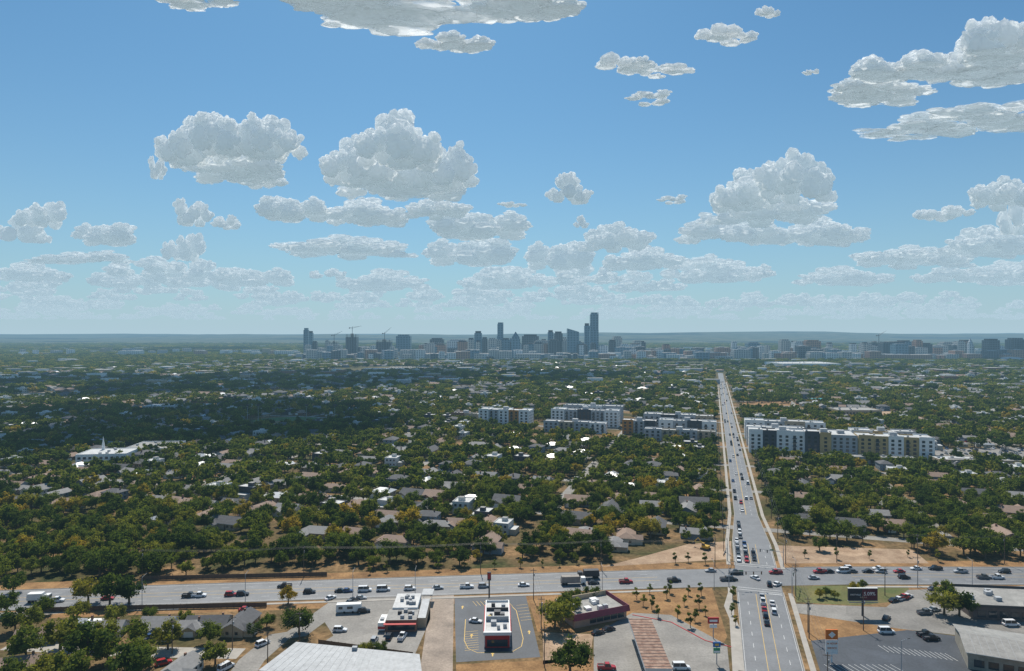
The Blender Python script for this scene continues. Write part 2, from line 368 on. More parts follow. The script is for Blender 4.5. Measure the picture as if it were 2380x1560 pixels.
# ------------------------------------------------------------ houses
ROOFS=[mat('roof_grey_shingle',(0.24,0.235,0.23),0.85,0.15,0.8),mat('roof_brown_shingle',(0.27,0.19,0.145),0.85,0.15,0.8),mat('roof_metal',(0.42,0.43,0.44),0.4,0.08,0.5,metal=0.3),mat('roof_dark',(0.10,0.10,0.105),0.85,0.2,0.8),mat('roof_tan',(0.36,0.31,0.26),0.85,0.15,0.8)]
WALLS=[mat('white_siding',(0.60,0.59,0.56),0.8,0.08),BEIGE,mat('bluegrey_siding',(0.20,0.25,0.29),0.8,0.08),BRICK,mat('cream_siding',(0.50,0.45,0.36),0.8,0.08)]
def house_mesh(k):
    rnd=random.Random(100+k); b=MB(); rf=ROOFS[k%5]; wl=WALLS[(k*2+k//5)%5]
    if k in(4,9,7):
        w,d=9,11; wl=WALLS[0] if k!=7 else CHAR
        b.box(-w/2,-d/2,0,w/2,d/2,6.2,wl,ROOFW); b.box(-w/2,-d/2,6.2,w/2,-d/2+.25,6.6,wl); b.box(-w/2,d/2-.25,6.2,w/2,d/2,6.6,wl)
        b.box(-w/2,-d/2+.25,6.2,-w/2+.25,d/2-.25,6.6,wl); b.box(w/2-.25,-d/2+.25,6.2,w/2,d/2-.25,6.6,wl)
        b.box(w/2,-d/2+1,0,w/2+4,d/2-2,3.2,WALLS[4] if k!=7 else WALLS[0],ROOFW)
        b.box(-1,0,6.2,2,3,8.2,wl,ROOFG)
        Hh=[(1.0,2.2),(4.0,5.3)]
    else:
        w=rnd.uniform(12,16); d=rnd.uniform(8,10); h=rnd.choice([2.8,3.1,3.1,5.4])
        b.box(-w/2,-d/2,0,w/2,d/2,h,wl)
        if k%3==2: b.hip(-w/2,-d/2,w/2,d/2,h,2.0,0.5,rf)
        else: b.gable(-w/2,-d/2,w/2,d/2,h,rnd.uniform(1.6,2.6),0.5,rf,wl)
        ww=5; yy=-d/2-3.5
        b2=MB(); b2.box(yy,-ww/2,0,0,ww/2,2.7,wl); b2.gable(yy,-ww/2,0,ww/2,2.7,1.4,0.4,rf,wl)
        o=-w/2+3.2
        off=len(b.v); b.v+=[(-y+o,x,z) for x,y,z in b2.v]
        mp=[b.m(m) for m in b2.mats]
        for f,mi in zip(b2.f,b2.mi): b.f.append(tuple(i+off for i in f)); b.mi.append(mp[mi])
        b.box(w/2-3,0.5,h+.5,w/2-2.3,1.2,h+2.9,BRICK)
        b.quad((o-1.8,yy-.03,.1),(o+1.8,yy-.03,.1),(o+1.8,yy-.03,2.3),(o-1.8,yy-.03,2.3),WHITE)
        Hh=[(1.0,2.2)]+([(3.6,4.7)] if h>5 else [])
    for z0,z1 in Hh:
        for sgn in(-1,1):
            y=sgn*(d/2+.03)
            for x in(-w/2+1.2,-w/2+4,w/2-5,w/2-2.4):
                if sgn<0 and k not in(4,9,7) and x<-w/2+6: continue
                b.quad((x,y,z0),(x+1.3,y,z0),(x+1.3,y,z1),(x,y,z1),GLASS)
            xx=sgn*(w/2+.03)
            if sgn<0 or k not in(4,9,7):
                for yv in(-2.5,1.2): b.quad((xx,yv,z0),(xx,yv+1.2,z0),(xx,yv+1.2,z1),(xx,yv,z1),GLASS)
    b.quad((w/2-6.4,-d/2-.03,0.1),(w/2-5.4,-d/2-.03,0.1),(w/2-5.4,-d/2-.03,2.2),(w/2-6.4,-d/2-.03,2.2),WOOD)
    return b.mesh('house')
HM=[house_mesh(k) for k in range(12)]
occ={}
def put(x,y,r): occ.setdefault((int(x//16),int(y//16)),[]).append((x,y,r))
def hit(x,y,r):
    i,j=int(x//16),int(y//16)
    for a in(-1,0,1):
        for c in(-1,0,1):
            for X,Y,R in occ.get((i+a,j+c),()):
                if (X-x)**2+(Y-y)**2<(R+r)**2: return True
    return False
farH={k:[] for k in range(12)}
rows=[]
for k in range(-1,24):
    t=372+k*88
    rows+= [(t+17,0),(t-17,math.pi),(t+44,0.0)]
rows.append((330,0)); 
for t,fl in rows:
    s=-1700
    while s<1500:
        s+=random.uniform(16,25)
        if t<300 or random.random()<(0.12 if t<450 else 0.25): continue
        x,y=ST(s+random.uniform(-1,1),t+random.uniform(-7,7))
        if y<near_limit(x)+8 or abs(x)>0.80*y+60 or y>2900 or city(x,y): continue
        if blocked(x,y,9): continue
        if any(abs(s-q)<11 for q in SX): continue
        k=random.choice([0,1,2,3,5,6,8,10,11,0,1,3,5,6,8,10,11,4,9,7,2])
        rz=ROT+fl+random.choice([0,0,math.pi/2])+random.uniform(-.12,.12)
        put(x,y,6.0)
        if random.random()<.55: put(x-2,y-9,2.2)
        if y<950: place('house',HM[k],(x,y,0),rz,random.uniform(0.88,1.15))
        elif random.random()<0.8: farH[k].append((x,y,0,rz,random.uniform(1.0,1.5)))

def inst(name,pts,src):
    me=bpy.data.meshes.new(name); me.from_pydata([(p[0],p[1],p[2]) for p in pts],[],[])
    a=me.attributes.new('rz','FLOAT','POINT'); a.data.foreach_set('value',[p[3] for p in pts])
    a=me.attributes.new('sc','FLOAT','POINT'); a.data.foreach_set('value',[p[4] for p in pts])
    o=bpy.data.objects.new(name,me); S.collection.objects.link(o)
    g=bpy.data.node_groups.new(name+'_scatter','GeometryNodeTree')
    g.interface.new_socket('Geometry',in_out='INPUT',socket_type='NodeSocketGeometry')
    g.interface.new_socket('Geometry',in_out='OUTPUT',socket_type='NodeSocketGeometry')
    n=g.nodes; l=g.links
    i=n.new('NodeGroupInput'); q=n.new('NodeGroupOutput')
    ip=n.new('GeometryNodeInstanceOnPoints'); oi=n.new('GeometryNodeObjectInfo'); oi.inputs['Object'].default_value=src; oi.inputs['As Instance'].default_value=True
    l.new(i.outputs[0],ip.inputs['Points']); l.new(oi.outputs['Geometry'],ip.inputs['Instance'])
    a=n.new('GeometryNodeInputNamedAttribute'); a.data_type='FLOAT'; a.inputs[0].default_value='rz'
    c=n.new('ShaderNodeCombineXYZ'); l.new(a.outputs[0],c.inputs[2]); l.new(c.outputs[0],ip.inputs['Rotation'])
    a2=n.new('GeometryNodeInputNamedAttribute'); a2.data_type='FLOAT'; a2.inputs[0].default_value='sc'
    c2=n.new('ShaderNodeCombineXYZ')
    for z in range(3): l.new(a2.outputs[0],c2.inputs[z])
    l.new(c2.outputs[0],ip.inputs['Scale'])
    l.new(ip.outputs[0],q.inputs[0])
    md=o.modifiers.new('scatter','NODES'); md.node_group=g
    return o
for k in farH:
    if farH[k]:
        p=farH[k][0]; src=place('house',HM[k],p[:3],p[3],1)
        inst('distant_houses',farH[k][1:],src)

# ------------------------------------------------------------ tree scattering
mid=[[] for _ in MID]; mid2=[[] for _ in MID2]; nearc=0
def dens(x,y): return noise.noise((x/140,y/140,0.3))+0.4*noise.noise((x/45,y/45,5))
y=281.0
while y<3150:
    big=y>=1150
    step=6.9 if y<700 else (7.4 if y<1150 else (14.0 if y<2000 else 16.5))
    x=-(0.78*y+50)
    while x<0.78*y+50:
        X=x+random.uniform(-.5,.5)*step; Y=y+random.uniform(-.5,.5)*step; x+=step
        dn=dens(X,Y)
        if random.random()>0.95+0.5*dn: continue
        if Y<near_limit(X) or city(X,Y): continue
        sc=random.uniform(0.6,1.25)
        if blocked(X,Y,3 if not big else 6): continue
        if hit(X,Y,2.5*sc if not big else 4.2*sc): continue
        s,t=toST(X,Y)
        if t<1150:
            kk=(t-372)%88
            if (kk<4.5 or kk>83.5) and random.random()<0.8: continue
            if any(abs(s-q)<5 for q in SX) and random.random()<.85: continue
        if Y<430:
            place('oak_tree',random.choice(NEAR),(X,Y,0),random.uniform(0,6.28),sc*random.uniform(.85,1.05)); nearc+=1
        elif big: mid2[random.randrange(3)].append((X,Y,0,random.uniform(0,6.28),sc*.95))
        else: mid[random.randrange(4)].append((X,Y,0,random.uniform(0,6.28),sc))
    y+=step
for L,srcs in((mid,MID),(mid2,MID2)):
    for i,pts in enumerate(L):
        p=pts[0]; src=place('woodland_canopy' if srcs is MID2 else 'oak_tree',srcs[i],p[:3],p[3],1)
        inst('woodland_canopy',pts[1:],src)
far=[[],[]]
y=2600
while y<7000:
    step=28+ max(0,y-3170)*0.006
    x=-0.80*y
    while x<0.80*y:
        X=x+random.uniform(-.5,.5)*step; Y=y+random.uniform(-.5,.5)*step; x+=step
        if Y<3170 and not city(X,Y): continue
        if Y<3170 and random.random()<0.72: continue
        if noise.noise((X/500,Y/700,2))+random.uniform(-.4,.4)>0.2: continue
        far[random.randrange(2)].append((X,Y,0,random.uniform(0,6.28),random.uniform(.6,1.15)*(.7 if Y<3170 else (1 if Y<4500 else 1.3))))
    y+=step
for i,pts in enumerate(far):
    p=pts[-1]; src=place('distant_woodland',FARM[i],p[:3],p[3],1)
    inst('distant_woodland',pts[:-1],src)
for u,v,r in [(205,1402,6),(255,1405,6),(300,1405,6.5),(35,1470,5),(15,1430,5),(70,1470,4.5),(140,1510,6.5),(205,1550,7),(240,1500,5),(310,1500,5),(390,1510,5),(485,1500,4.5),(500,1545,4.5),(300,1590,7),(160,1590,6),(100,1600,6),(695,1475,6),(670,1405,3.5),(620,1460,3),(850,1520,2.5),(885,1525,2.8),(1290,1462,6.5),(1320,1440,5),(1375,1402,4),(1340,1405,3.5),(1325,1570,6.5),(2195,1430,6),(2230,1432,6),(2195,1395,4),(1920,1388,2),(1940,1392,2),(1905,1392,2),(1985,1375,2),(2005,1370,2),(20,1600,5),(30,1380,5),(5,1350,5),(2240,1290,6),(2290,1300,6),(2330,1295,5),(590,1480,3),(270,1450,4),(1905,1280,4),(350,1440,3),(180,1440,4),(100,1430,4),(330,1545,5),(250,1545,5),(60,1540,6),(430,1450,3)]:
    x,y=G(u,v); k=random.choice([0,1,3]); place('oak_tree',NEAR[k],(x,y,0),random.uniform(0,6),r/[5,5.5,0,6][k])
for u,v in [(1495,1408),(1515,1418),(1550,1392),(1556,1380),(1575,1440),(1600,1385),(1615,1445),(1630,1385),(1640,1432),(1605,1460),(1590,1408),(1530,1435),(1510,1380),(1700,1430),(1703,1395),(1710,1455),(1480,1395),(1625,1415),(1945,1300),(1570,1310),(1600,1308),(1640,1312),(1020,1328),(1080,1325),(1150,1322),(1210,1320),(1260,1318),(1300,1318),(1340,1312),(1420,1310),(900,1330),(860,1335),(1870,1296),(2020,1300),(2110,1296),(2180,1305)]:
    x,y=G(u,v); place('young_tree',SMALL,(x,y,0),random.uniform(0,6),random.uniform(.8,1.35))

# ------------------------------------------------------------ buildings: flats
def win_row(b,x0,x1,y,z,n,w,h,axis,sgn,mt=GLASS,frame=True):
    for i in range(n):
        c=x0+(i+.5)*(x1-x0)/n; a=y+sgn*.04; q=y+sgn*.02
        if axis=='x':
            if frame: b.quad((c-w/2-.12,q,z-.12),(c+w/2+.12,q,z-.12),(c+w/2+.12,q,z+h+.12),(c-w/2-.12,q,z+h+.12),DARK)
            b.quad((c-w/2,a,z),(c+w/2,a,z),(c+w/2,a,z+h),(c-w/2,a,z+h),mt)
        else:
            b.quad((a,c-w/2,z),(a,c+w/2,z),(a,c+w/2,z+h),(a,c-w/2,z+h),mt)
LG=mat('light_grey_panel',(0.42,0.43,0.44),0.7,0.08); OR=mat('orange_panel',(0.45,0.2,0.05),0.7,0.08)
def flats(name,s0,s1,t0,t1,h,cols,fl=3.2,roof=ROOFW,balc=True):
    w=s1-s0;d=t1-t0; b=MB(); rnd=random.Random(int(s0*7+t0))
    n=len(cols); xs_=[i*w/n for i in range(n+1)]
    for i,c in enumerate(cols):
        off=0 if i%2==0 else 0.8; hh=h+(0.6 if i%2==0 else 0)
        b.box(xs_[i],off,0,xs_[i+1]-.01,d-off,hh,c,roof)
        b.box(xs_[i],off,hh,xs_[i+1]-.01,off+.3,hh+.9,c); b.box(xs_[i],d-off-.3,hh,xs_[i+1]-.01,d-off,hh+.9,c)
        nf=int(h/fl); nn=max(1,int((xs_[i+1]-xs_[i])/4.6))
        for k in range(nf):
            z=k*fl+0.9
            win_row(b,xs_[i]+.5,xs_[i+1]-.5,off,z,nn,2.0,1.8,'x',-1)
            win_row(b,xs_[i]+.5,xs_[i+1]-.5,d-off,z,nn,2.0,1.8,'x',1)
            if balc and i%2==1 and k>0:
                for j in range(nn):
                    if j%2: continue
                    cx=xs_[i]+.5+(j+.5)*(xs_[i+1]-xs_[i]-1)/nn
                    b.box(cx-1.6,off-1.3,z-1.0,cx+1.6,off-.05,z-.85,LG); b.box(cx-1.6,off-1.3,z-.85,cx+1.6,off-1.22,z+.1,DARK)
        for k in range(int((xs_[i+1]-xs_[i])/6)):
            x=rnd.uniform(xs_[i]+1,xs_[i+1]-2.5); y=rnd.uniform(2.5,d-4)
            b.box(x,y,hh,x+1.4,y+1.4,hh+1.1,rnd.choice([LG,GREY,ROOFG]))
    nn=max(1,int(d/4.5))
    for k in range(int(h/fl)):
        win_row(b,.8,d-.8,0,k*fl+1.0,nn,1.5,1.6,'y',-1); win_row(b,.8,d-.8,w-.01,k*fl+1.0,nn,1.5,1.6,'y',1)
    cx=w*.5; b.box(cx-3,d*.4,h,cx+2.5,d*.4+5,h+3.4,LG)
    x,y=ST(s0,t0); b.obj(name,(x,y,0),ROT)
flats('apartment_block',29,84,612,630,18.5,[WHITE,CHAR,WHITE,WHITE,CHAR])
flats('parking_garage',93,113,614,650,16,[LG],fl=3.1)
flats('apartment_block',84.3,92.8,611,630,18,[TAN],balc=False)
flats('apartment_block',113.3,168,612,632,17,[TAN,TAN,WHITE,TAN,WHITE])
flats('apartment_block',29,78,650,666,16,[LG,WHITE,LG])
flats('apartment_block',29,100,690,708,17,[WHITE,LG,BEIGE,WHITE])
flats('apartment_block',115,165,652,668,16,[WHITE,TAN,LG])
flats('apartment_block',-63,2,655,668,9.8,[LG,BEIGE,LG,BEIGE])
flats('apartment_block',-52,3,690,706,14.5,[WHITE,LG,CHAR,WHITE])
flats('apartment_block',-88,-55,690,706,13,[OR,LG,CHAR])
flats('apartment_block',-72,0,742,760,14,[LG,CHAR,LG,BEIGE])
flats('apartment_block',-168,-104,684,698,10,[LG,BEIGE,LG,WHITE])
flats('apartment_block',-172,-98,735,752,17,[WHITE,LG,CHAR,LG,WHITE])
flats('apartment_block',-168,-100,780,796,17,[LG,WHITE,LG])
flats('apartment_block',-250,-192,716,736,16.5,[WHITE,LG,WHITE,OR,WHITE])
flats('apartment_block',-290,-258,735,747,9,[BRICK,BEIGE])

def lowb(name,u0,u1,v,dep,h,wall,roof,rot=0):
    x0,y0=G(u0,v); x1,_=G(u1,v); w=x1-x0; b=MB()
    b.box(0,0,0,w,dep,h,wall,roof); 
    for a in((0,0,w,.3),(0,dep-.3,w,dep),(0,.3,.3,dep-.3),(w-.3,.3,w,dep-.3)): b.box(a[0],a[1],h,a[2],a[3],h+.5,wall)
    win_row(b,.5,w-.5,0,1,max(2,int(w/4)),2,h*.45 if h<7 else 1.6,'x',-1)
    if h>6: win_row(b,.5,w-.5,0,4.6,max(2,int(w/4)),2,1.6,'x',-1)
    rnd=random.Random(int(u0)); 
    for k in range(max(2,int(w/7))):
        x=rnd.uniform(1,w-3); y=rnd.uniform(1,dep-3); b.box(x,y,h,x+1.8,y+1.6,h+1.2,GREY)
    b.obj(name,(x0,y0,0),rot)
lowb('school_building',175,285,1083,28,8,WHITE,ROOFW,0.15); lowb('school_building',285,385,1062,40,6,WHITE,ROOFG,0.1)
lowb('warehouse',330,405,958,30,7,LG,ROOFW); lowb('warehouse',415,470,955,30,6,LG,ROOFW)
lowb('warehouse',840,950,866,60,8,BEIGE,ROOFW); lowb('warehouse',900,1000,862,60,8,BEIGE,ROOFG)
lowb('warehouse',1820,1955,856,150,13,WHITE,ROOFW); lowb('warehouse',0,90,932,60,6,BEIGE,ROOFG)
lowb('warehouse',2150,2240,884,50,8,BEIGE,ROOFW); lowb('warehouse',2270,2370,905,40,8,WHITE,ROOFG); lowb('school_building',2070,2130,907,40,7,BRICK,ROOFG)
TEAL=mat('turquoise_roof',(0.02,0.35,0.42),0.5,0.1)
lowb('recreation_building',1895,1935,938,26,5,BEIGE,TEAL); lowb('school_building',1950,2050,966,35,6,BEIGE,ROOFG); lowb('recreation_building',270,318,925,40,5,WHITE,mat('seafoam_roof',(0.15,0.42,0.36),0.5,0.1))
lowb('shopping_centre',2185,2380,1085,18,5,BEIGE,ROOFW,-.1); lowb('shopping_centre',1900,2110,1075,10,5,LG,ROOFG,-.2)
b=MB(); bx,by=G(222,1075); b.cyl((0,0,8),(0,0,12),1.2,1.0,WHITE,8); b.cyl((0,0,12),(0,0,19),1.0,.05,WHITE,8); b.cyl((0,0,0),(0,0,8),1.5,1.5,WHITE,8); b.obj('church_spire',(bx,by+10,0))
lot('retail_car_park',[(2180,1072),(2400,1072),(2400,1040),(2170,1045)],0.02,ASPH3)
lot('open_dry_field',[(1725,965),(1830,958),(1840,932),(1725,935)],0.02,DRY); lot('dry_field',[(600,925),(700,930),(670,905),(600,905)],0.02,DRY)
lot('school_grounds',[(1960,968),(2070,968),(2070,955),(1960,955)],0.02,SOIL)
b=MB(); cx,cy=G(670,978)
TURF=mat('turf',(0.06,0.13,0.03),0.95,0.15,0.1)
b.add([(cx+42*math.cos(a*math.pi/16),cy-6+42*math.sin(a*math.pi/16),.02) for a in range(17)]+[(cx,cy-36,.02)],[tuple(range(18))],TURF)
b.add([(cx+17*math.cos(a*math.pi/12),cy-20+15*math.sin(a*math.pi/12),.03) for a in range(13)]+[(cx,cy-34,.03)],[tuple(range(14))],mat('infield_dirt',(0.3,0.15,0.08),.95))
b.add([(cx,cy-29,.04),(cx+9,cy-20,.04),(cx,cy-11,.04),(cx-9,cy-20,.04)],[(0,1,2,3)],TURF)
for a in range(17):
    p=a*math.pi/16; X,Y=cx+43*math.cos(p),cy-6+43*math.sin(p); b.cyl((X,Y,0),(X,Y,3),.1,.1,DARK,4)
b.obj('baseball_field')
for u in(575,600,712,778):
    x,y=G(u,982); b=MB(); b.cyl((0,0,0),(0,0,20),.35,.2,GREY,6); b.box(-2,-.2,18.5,2,.2,20.5,DARK); b.box(-1.5,-.3,16.8,1.5,.3,17.2,DARK); b.obj('floodlight_mast',(x,y,0))

# ------------------------------------------------------------ downtown
def facade(name,wall,glass,fx=9.0,fz=8.0,rough=.35):
    if name in MC: return MC[name]
    m=newmat(name); n=m.node_tree.nodes; l=m.node_tree.links
    tc=n.new('ShaderNodeTexCoord'); sp=n.new('ShaderNodeSeparateXYZ'); l.new(tc.outputs['Object'],sp.inputs[0])
    ad=n.new('ShaderNodeMath'); ad.operation='ADD'; l.new(sp.outputs[0],ad.inputs[0]); l.new(sp.outputs[1],ad.inputs[1])
    def band(src,per,th):
        a=n.new('ShaderNodeMath'); a.operation='DIVIDE'; a.inputs[1].default_value=per; l.new(src,a.inputs[0])
        f=n.new('ShaderNodeMath'); f.operation='FRACT'; l.new(a.outputs[0],f.inputs[0])
        g=n.new('ShaderNodeMath'); g.operation='GREATER_THAN'; g.inputs[1].default_value=th; l.new(f.outputs[0],g.inputs[0]); return g
    g1=band(ad.outputs[0],fx,.4); g2=band(sp.outputs[2],fz,.35)
    mu=n.new('ShaderNodeMath'); mu.operation='MULTIPLY'; l.new(g1.outputs[0],mu.inputs[0]); l.new(g2.outputs[0],mu.inputs[1])
    mx=n.new('ShaderNodeMix'); mx.data_type='RGBA'; l.new(mu.outputs[0],mx.inputs[0]); mx.inputs[6].default_value=(*wall,1); mx.inputs[7].default_value=(*glass,1)
    p=n.new('ShaderNodeBsdfPrincipled'); p.inputs['Roughness'].default_value=rough; l.new(mx.outputs[2],p.inputs['Base Color'])
    finish(m,p.outputs[0]); MC[name]=m; return m
FG=facade('facade_blue_glass',(0.18,0.29,0.36),(0.07,0.15,0.20),12,10,.25)
FD=facade('facade_dark_glass',(0.13,0.16,0.18),(0.03,0.05,0.06),10,8,.25)
FW=facade('facade_white_grid',(0.80,0.80,0.78),(0.25,0.28,0.31),9,7)
FB=facade('facade_brown',(0.55,0.31,0.21),(0.18,0.12,0.11),9,8)
FC=facade('facade_concrete',(0.62,0.58,0.52),(0.20,0.22,0.24),9,8)
T=[(707,717,763,'G','f'),(717,727,770,'G','f'),(727,737,793,'D','f'),(757,764,790,'C','f'),(766,786,794,'C','c'),(806,831,777,'D','c'),(786,806,812,'C','f'),(840,860,806,'C','f'),(862,875,803,'W','f'),
(876,910,790,'D','c'),(922,955,778,'G','f'),(968,985,812,'C','f'),(1000,1032,786,'D','f'),(1013,1036,800,'B','f'),(1040,1086,789,'W','f'),(1088,1102,786,'C','f'),(1103,1120,770,'G','f'),(1120,1133,784,'D','f'),(1133,1142,795,'W','f'),
(1155,1170,750,'G','t'),(1145,1155,796,'C','f'),(1171,1182,806,'C','f'),(1188,1209,781,'G','p'),(1182,1190,796,'D','f'),(1213,1252,778,'D','f'),(1200,1256,822,'C','f'),(1243,1270,791,'C','f'),(1273,1286,768,'G','f'),(1288,1307,771,'D','f'),
(1256,1275,806,'B','f'),(1275,1302,800,'B','f'),(1318,1345,764,'G','s'),(1345,1357,800,'W','f'),(1358,1370,752,'G','f'),(1370,1390,727,'G','t'),(1325,1370,806,'W','f'),(1395,1412,806,'C','f'),(1423,1445,782,'C','f'),(1428,1466,806,'G','f'),
(1480,1500,816,'W','f'),(1515,1530,814,'B','f'),(1540,1556,800,'B','f'),(1560,1660,832,'B','f'),(1608,1640,824,'C','f'),(1703,1740,812,'C','f'),(1740,1760,806,'D','f'),(1763,1780,803,'W','f'),(1812,1833,789,'C','f'),(1826,1850,808,'B','f'),(1852,1880,803,'D','f'),(1880,1911,811,'C','f'),
(1790,1812,815,'W','f'),(1945,2000,822,'B','f'),(2020,2045,794,'D','c'),(2046,2080,795,'D','f'),(2090,2120,803,'D','f'),(2121,2150,807,'C','f'),(2025,2160,824,'B','f'),(2185,2215,795,'C','f'),(2210,2226,801,'D','f'),(2240,2275,822,'B','f'),(2250,2260,795,'W','p'),(2290,2316,788,'D','f'),(2295,2328,806,'G','f'),(2344,2375,786,'D','f'),(2175,2290,826,'B','f'),(2350,2380,812,'B','f'),
(280,330,815,'W','f'),(455,478,815,'B','f'),(585,605,818,'W','f'),(640,680,815,'W','f'),(40,125,824,'W','f'),(20,60,826,'C','f'),(1060,1100,816,'B','f'),(1100,1150,822,'W','f'),(940,1000,822,'C','f'),(1390,1430,822,'B','f'),(1302,1318,784,'C','f'),(1225,1240,798,'G','f'),(1160,1190,815,'C','f'),(1470,1480,808,'D','f'),(1660,1700,828,'C','f'),(1915,1945,820,'W','f'),(850,876,812,'B','f'),(735,757,816,'C','f')]
rt=random.Random(5)
for i in range(105):
    u=rt.uniform(985,1480); T.append((u,u+rt.uniform(9,26),rt.uniform(786,828),rt.choice('GDWCBC'),'f'))
for i in range(36):
    u=rt.uniform(700,985); T.append((u,u+rt.uniform(9,26),rt.uniform(800,828),rt.choice('GDWCBC'),'f'))
for i in range(100):
    u=rt.uniform(1480,2420); T.append((u,u+rt.uniform(10,36),rt.uniform(790 if u>1690 else 806,830),rt.choice('GDWCBBC'),'f'))
FM={'G':FG,'D':FD,'W':FW,'C':FC,'B':FB}
def crane(x,y,h,ang):
    b=MB(); b.cyl((0,0,0),(0,0,h),1.1,1.1,DARK,4); 
    dx,dz=math.cos(ang)*38,math.sin(ang)*38
    b.cyl((0,0,h-6),(dx,0,h-6+dz),.9,.5,DARK,4); b.cyl((0,0,h-6),(-dx*.3,0,h-6+2),1.1,1.1,DARK,4); b.box(-dx*.3-2,-2,h-8,-dx*.3+2,2,h-3,CONC); b.cyl((0,0,h),(dx*.8,0,h-6+dz*.8),.3,.3,DARK,3); b.obj('tower_crane',(x,y,0))
for u0,u1,vt,m,k in T:
    D=2700+rt.uniform(0,300) if vt<812 else 2600+rt.uniform(0,70)
    if u1<700: D=3170
    x0=(u0-1190)*D/F; x1=(u1-1190)*D/F; h=100+(778-vt)*D/F; w=x1-x0; d=min(w*rt.uniform(.8,1.2),40)
    b=MB(); mt=FM[m]
    if k=='f' and h>60:
        b.box(-w/2,-d/2,0,w/2,d/2,h*.93,mt,ROOFG); b.box(-w*.38,-d*.38,h*.93,w*.38,d*.38,h,mt if rt.random()<.5 else CHAR,ROOFG)
        b.box(-w*.65,-d*.7,0,w*.65,-d/2-.1,14,FC)
        for q in range(5):
            xx=-w/2+w*(q+.5)/5; b.box(xx-.8,-d/2-.9,14,xx+.8,-d/2-.05,h*.9,mt)
    elif k=='f':
        b.box(-w/2,-d/2,0,w/2,d/2,h*.95,mt,ROOFW); b.box(-w*.2,-d*.2,h*.95,w*.15,d*.2,h,LG)
    elif k=='c':
        b.box(-w/2,-d/2,0,w/2,d/2,h*.88,mt,ROOFG)
        for q in range(3): b.box(-w/2-.5,-d/2-.5,h*(.9+q*.035),w/2+.5,d/2+.5,h*(.9+q*.035)+.8,CONC)
        for sx in(-.4,0,.4): b.box(sx*w-1,-d*.4,h*.88,sx*w+1,-d*.4+2,h,CONC)
        b.box(-w*.12,-d*.12,h*.88,w*.12,d*.12,h*1.02,CONC)
        crane(x0+w*.5+6,D-d*.6,h+30,rt.uniform(.15,.9)*1)
    elif k=='t':
        b.box(-w/2,-d/2,0,w/2,d/2,h*.62,mt,ROOFG); b.box(-w*.42,-d*.42,h*.62,w*.5,d*.42,h*.96,mt,ROOFG); b.box(-w*.34,-d*.3,h*.96,w*.42,d*.3,h,mt,ROOFG); b.box(w*.44,-d*.46,h*.62,w*.5,-d*.425,h,LG)
    elif k=='p':
        b.box(-w/2,-d/2,0,w/2,d/2,h*.88,mt); b.box(-w*.42,-d*.42,h*.88,w*.42,d*.42,h*.95,mt)
        b.box(-w*.36,-d*.36,h*.95,w*.36,d*.36,h*1.0,mt); b.box(-w*.3,-d*.3,h,w*.3,d*.3,h+16,mt,ins=(w*.28,d*.28))
    elif k=='s':
        b.add([(-w/2,-d/2,0),(w/2,-d/2,0),(w/2,d/2,0),(-w/2,d/2,0),(-w/2,-d/2,h),(w/2,-d/2,h-14),(w/2,d/2,h-14),(-w/2,d/2,h)],[(0,1,5,4),(1,2,6,5),(2,3,7,6),(3,0,4,7),(4,5,6,7)],mt)
    b.obj('skyscraper' if h>90 else 'office_building',((x0+x1)/2,D,0))
D=2560; x0=(2350-1190)*D/F; b=MB(); b.cyl((0,0,0),(0,0,5),45,45,BEIGE,24)
for i in range(5):
    a0,a1=i*math.pi/10,(i+1)*math.pi/10; b.cyl((0,0,5+11*math.sin(a0)),(0,0,5+11*math.sin(a1)),44*math.cos(a0),max(.5,44*math.cos(a1)),ROOFW,24,False)
b.obj('domed_arena',(x0,D,0))
b=MB()
for i in range(1800):
    D=2650+ (rt.random()**1.5)*7000; x=rt.uniform(-.78,.78)*D
    if D<3170 and not city(x,D): continue
    w=rt.uniform(15,60); d=rt.uniform(12,30); h=rt.uniform(5,12) if D>3700 else rt.uniform(8,30)
    b.box(x,D,0,x+w,D+d,h,rt.choice([FW,WHITE,BEIGE,FC,FB,LG]),rt.choice([ROOFW,ROOFG,ROOFW]))
for i in range(220):
    D=rt.uniform(1300,2560); x=rt.uniform(-.78,.78)*D
    if blocked(x,D,20): continue
    w=rt.uniform(15,40); d=rt.uniform(12,25); h=rt.uniform(9,13)
    b.box(x,D,0,x+w,D+d,h,rt.choice([WHITE,BEIGE,LG,BRICK]),rt.choice([ROOFW,ROOFG,ROOFG]))
b.obj('distant_buildings')

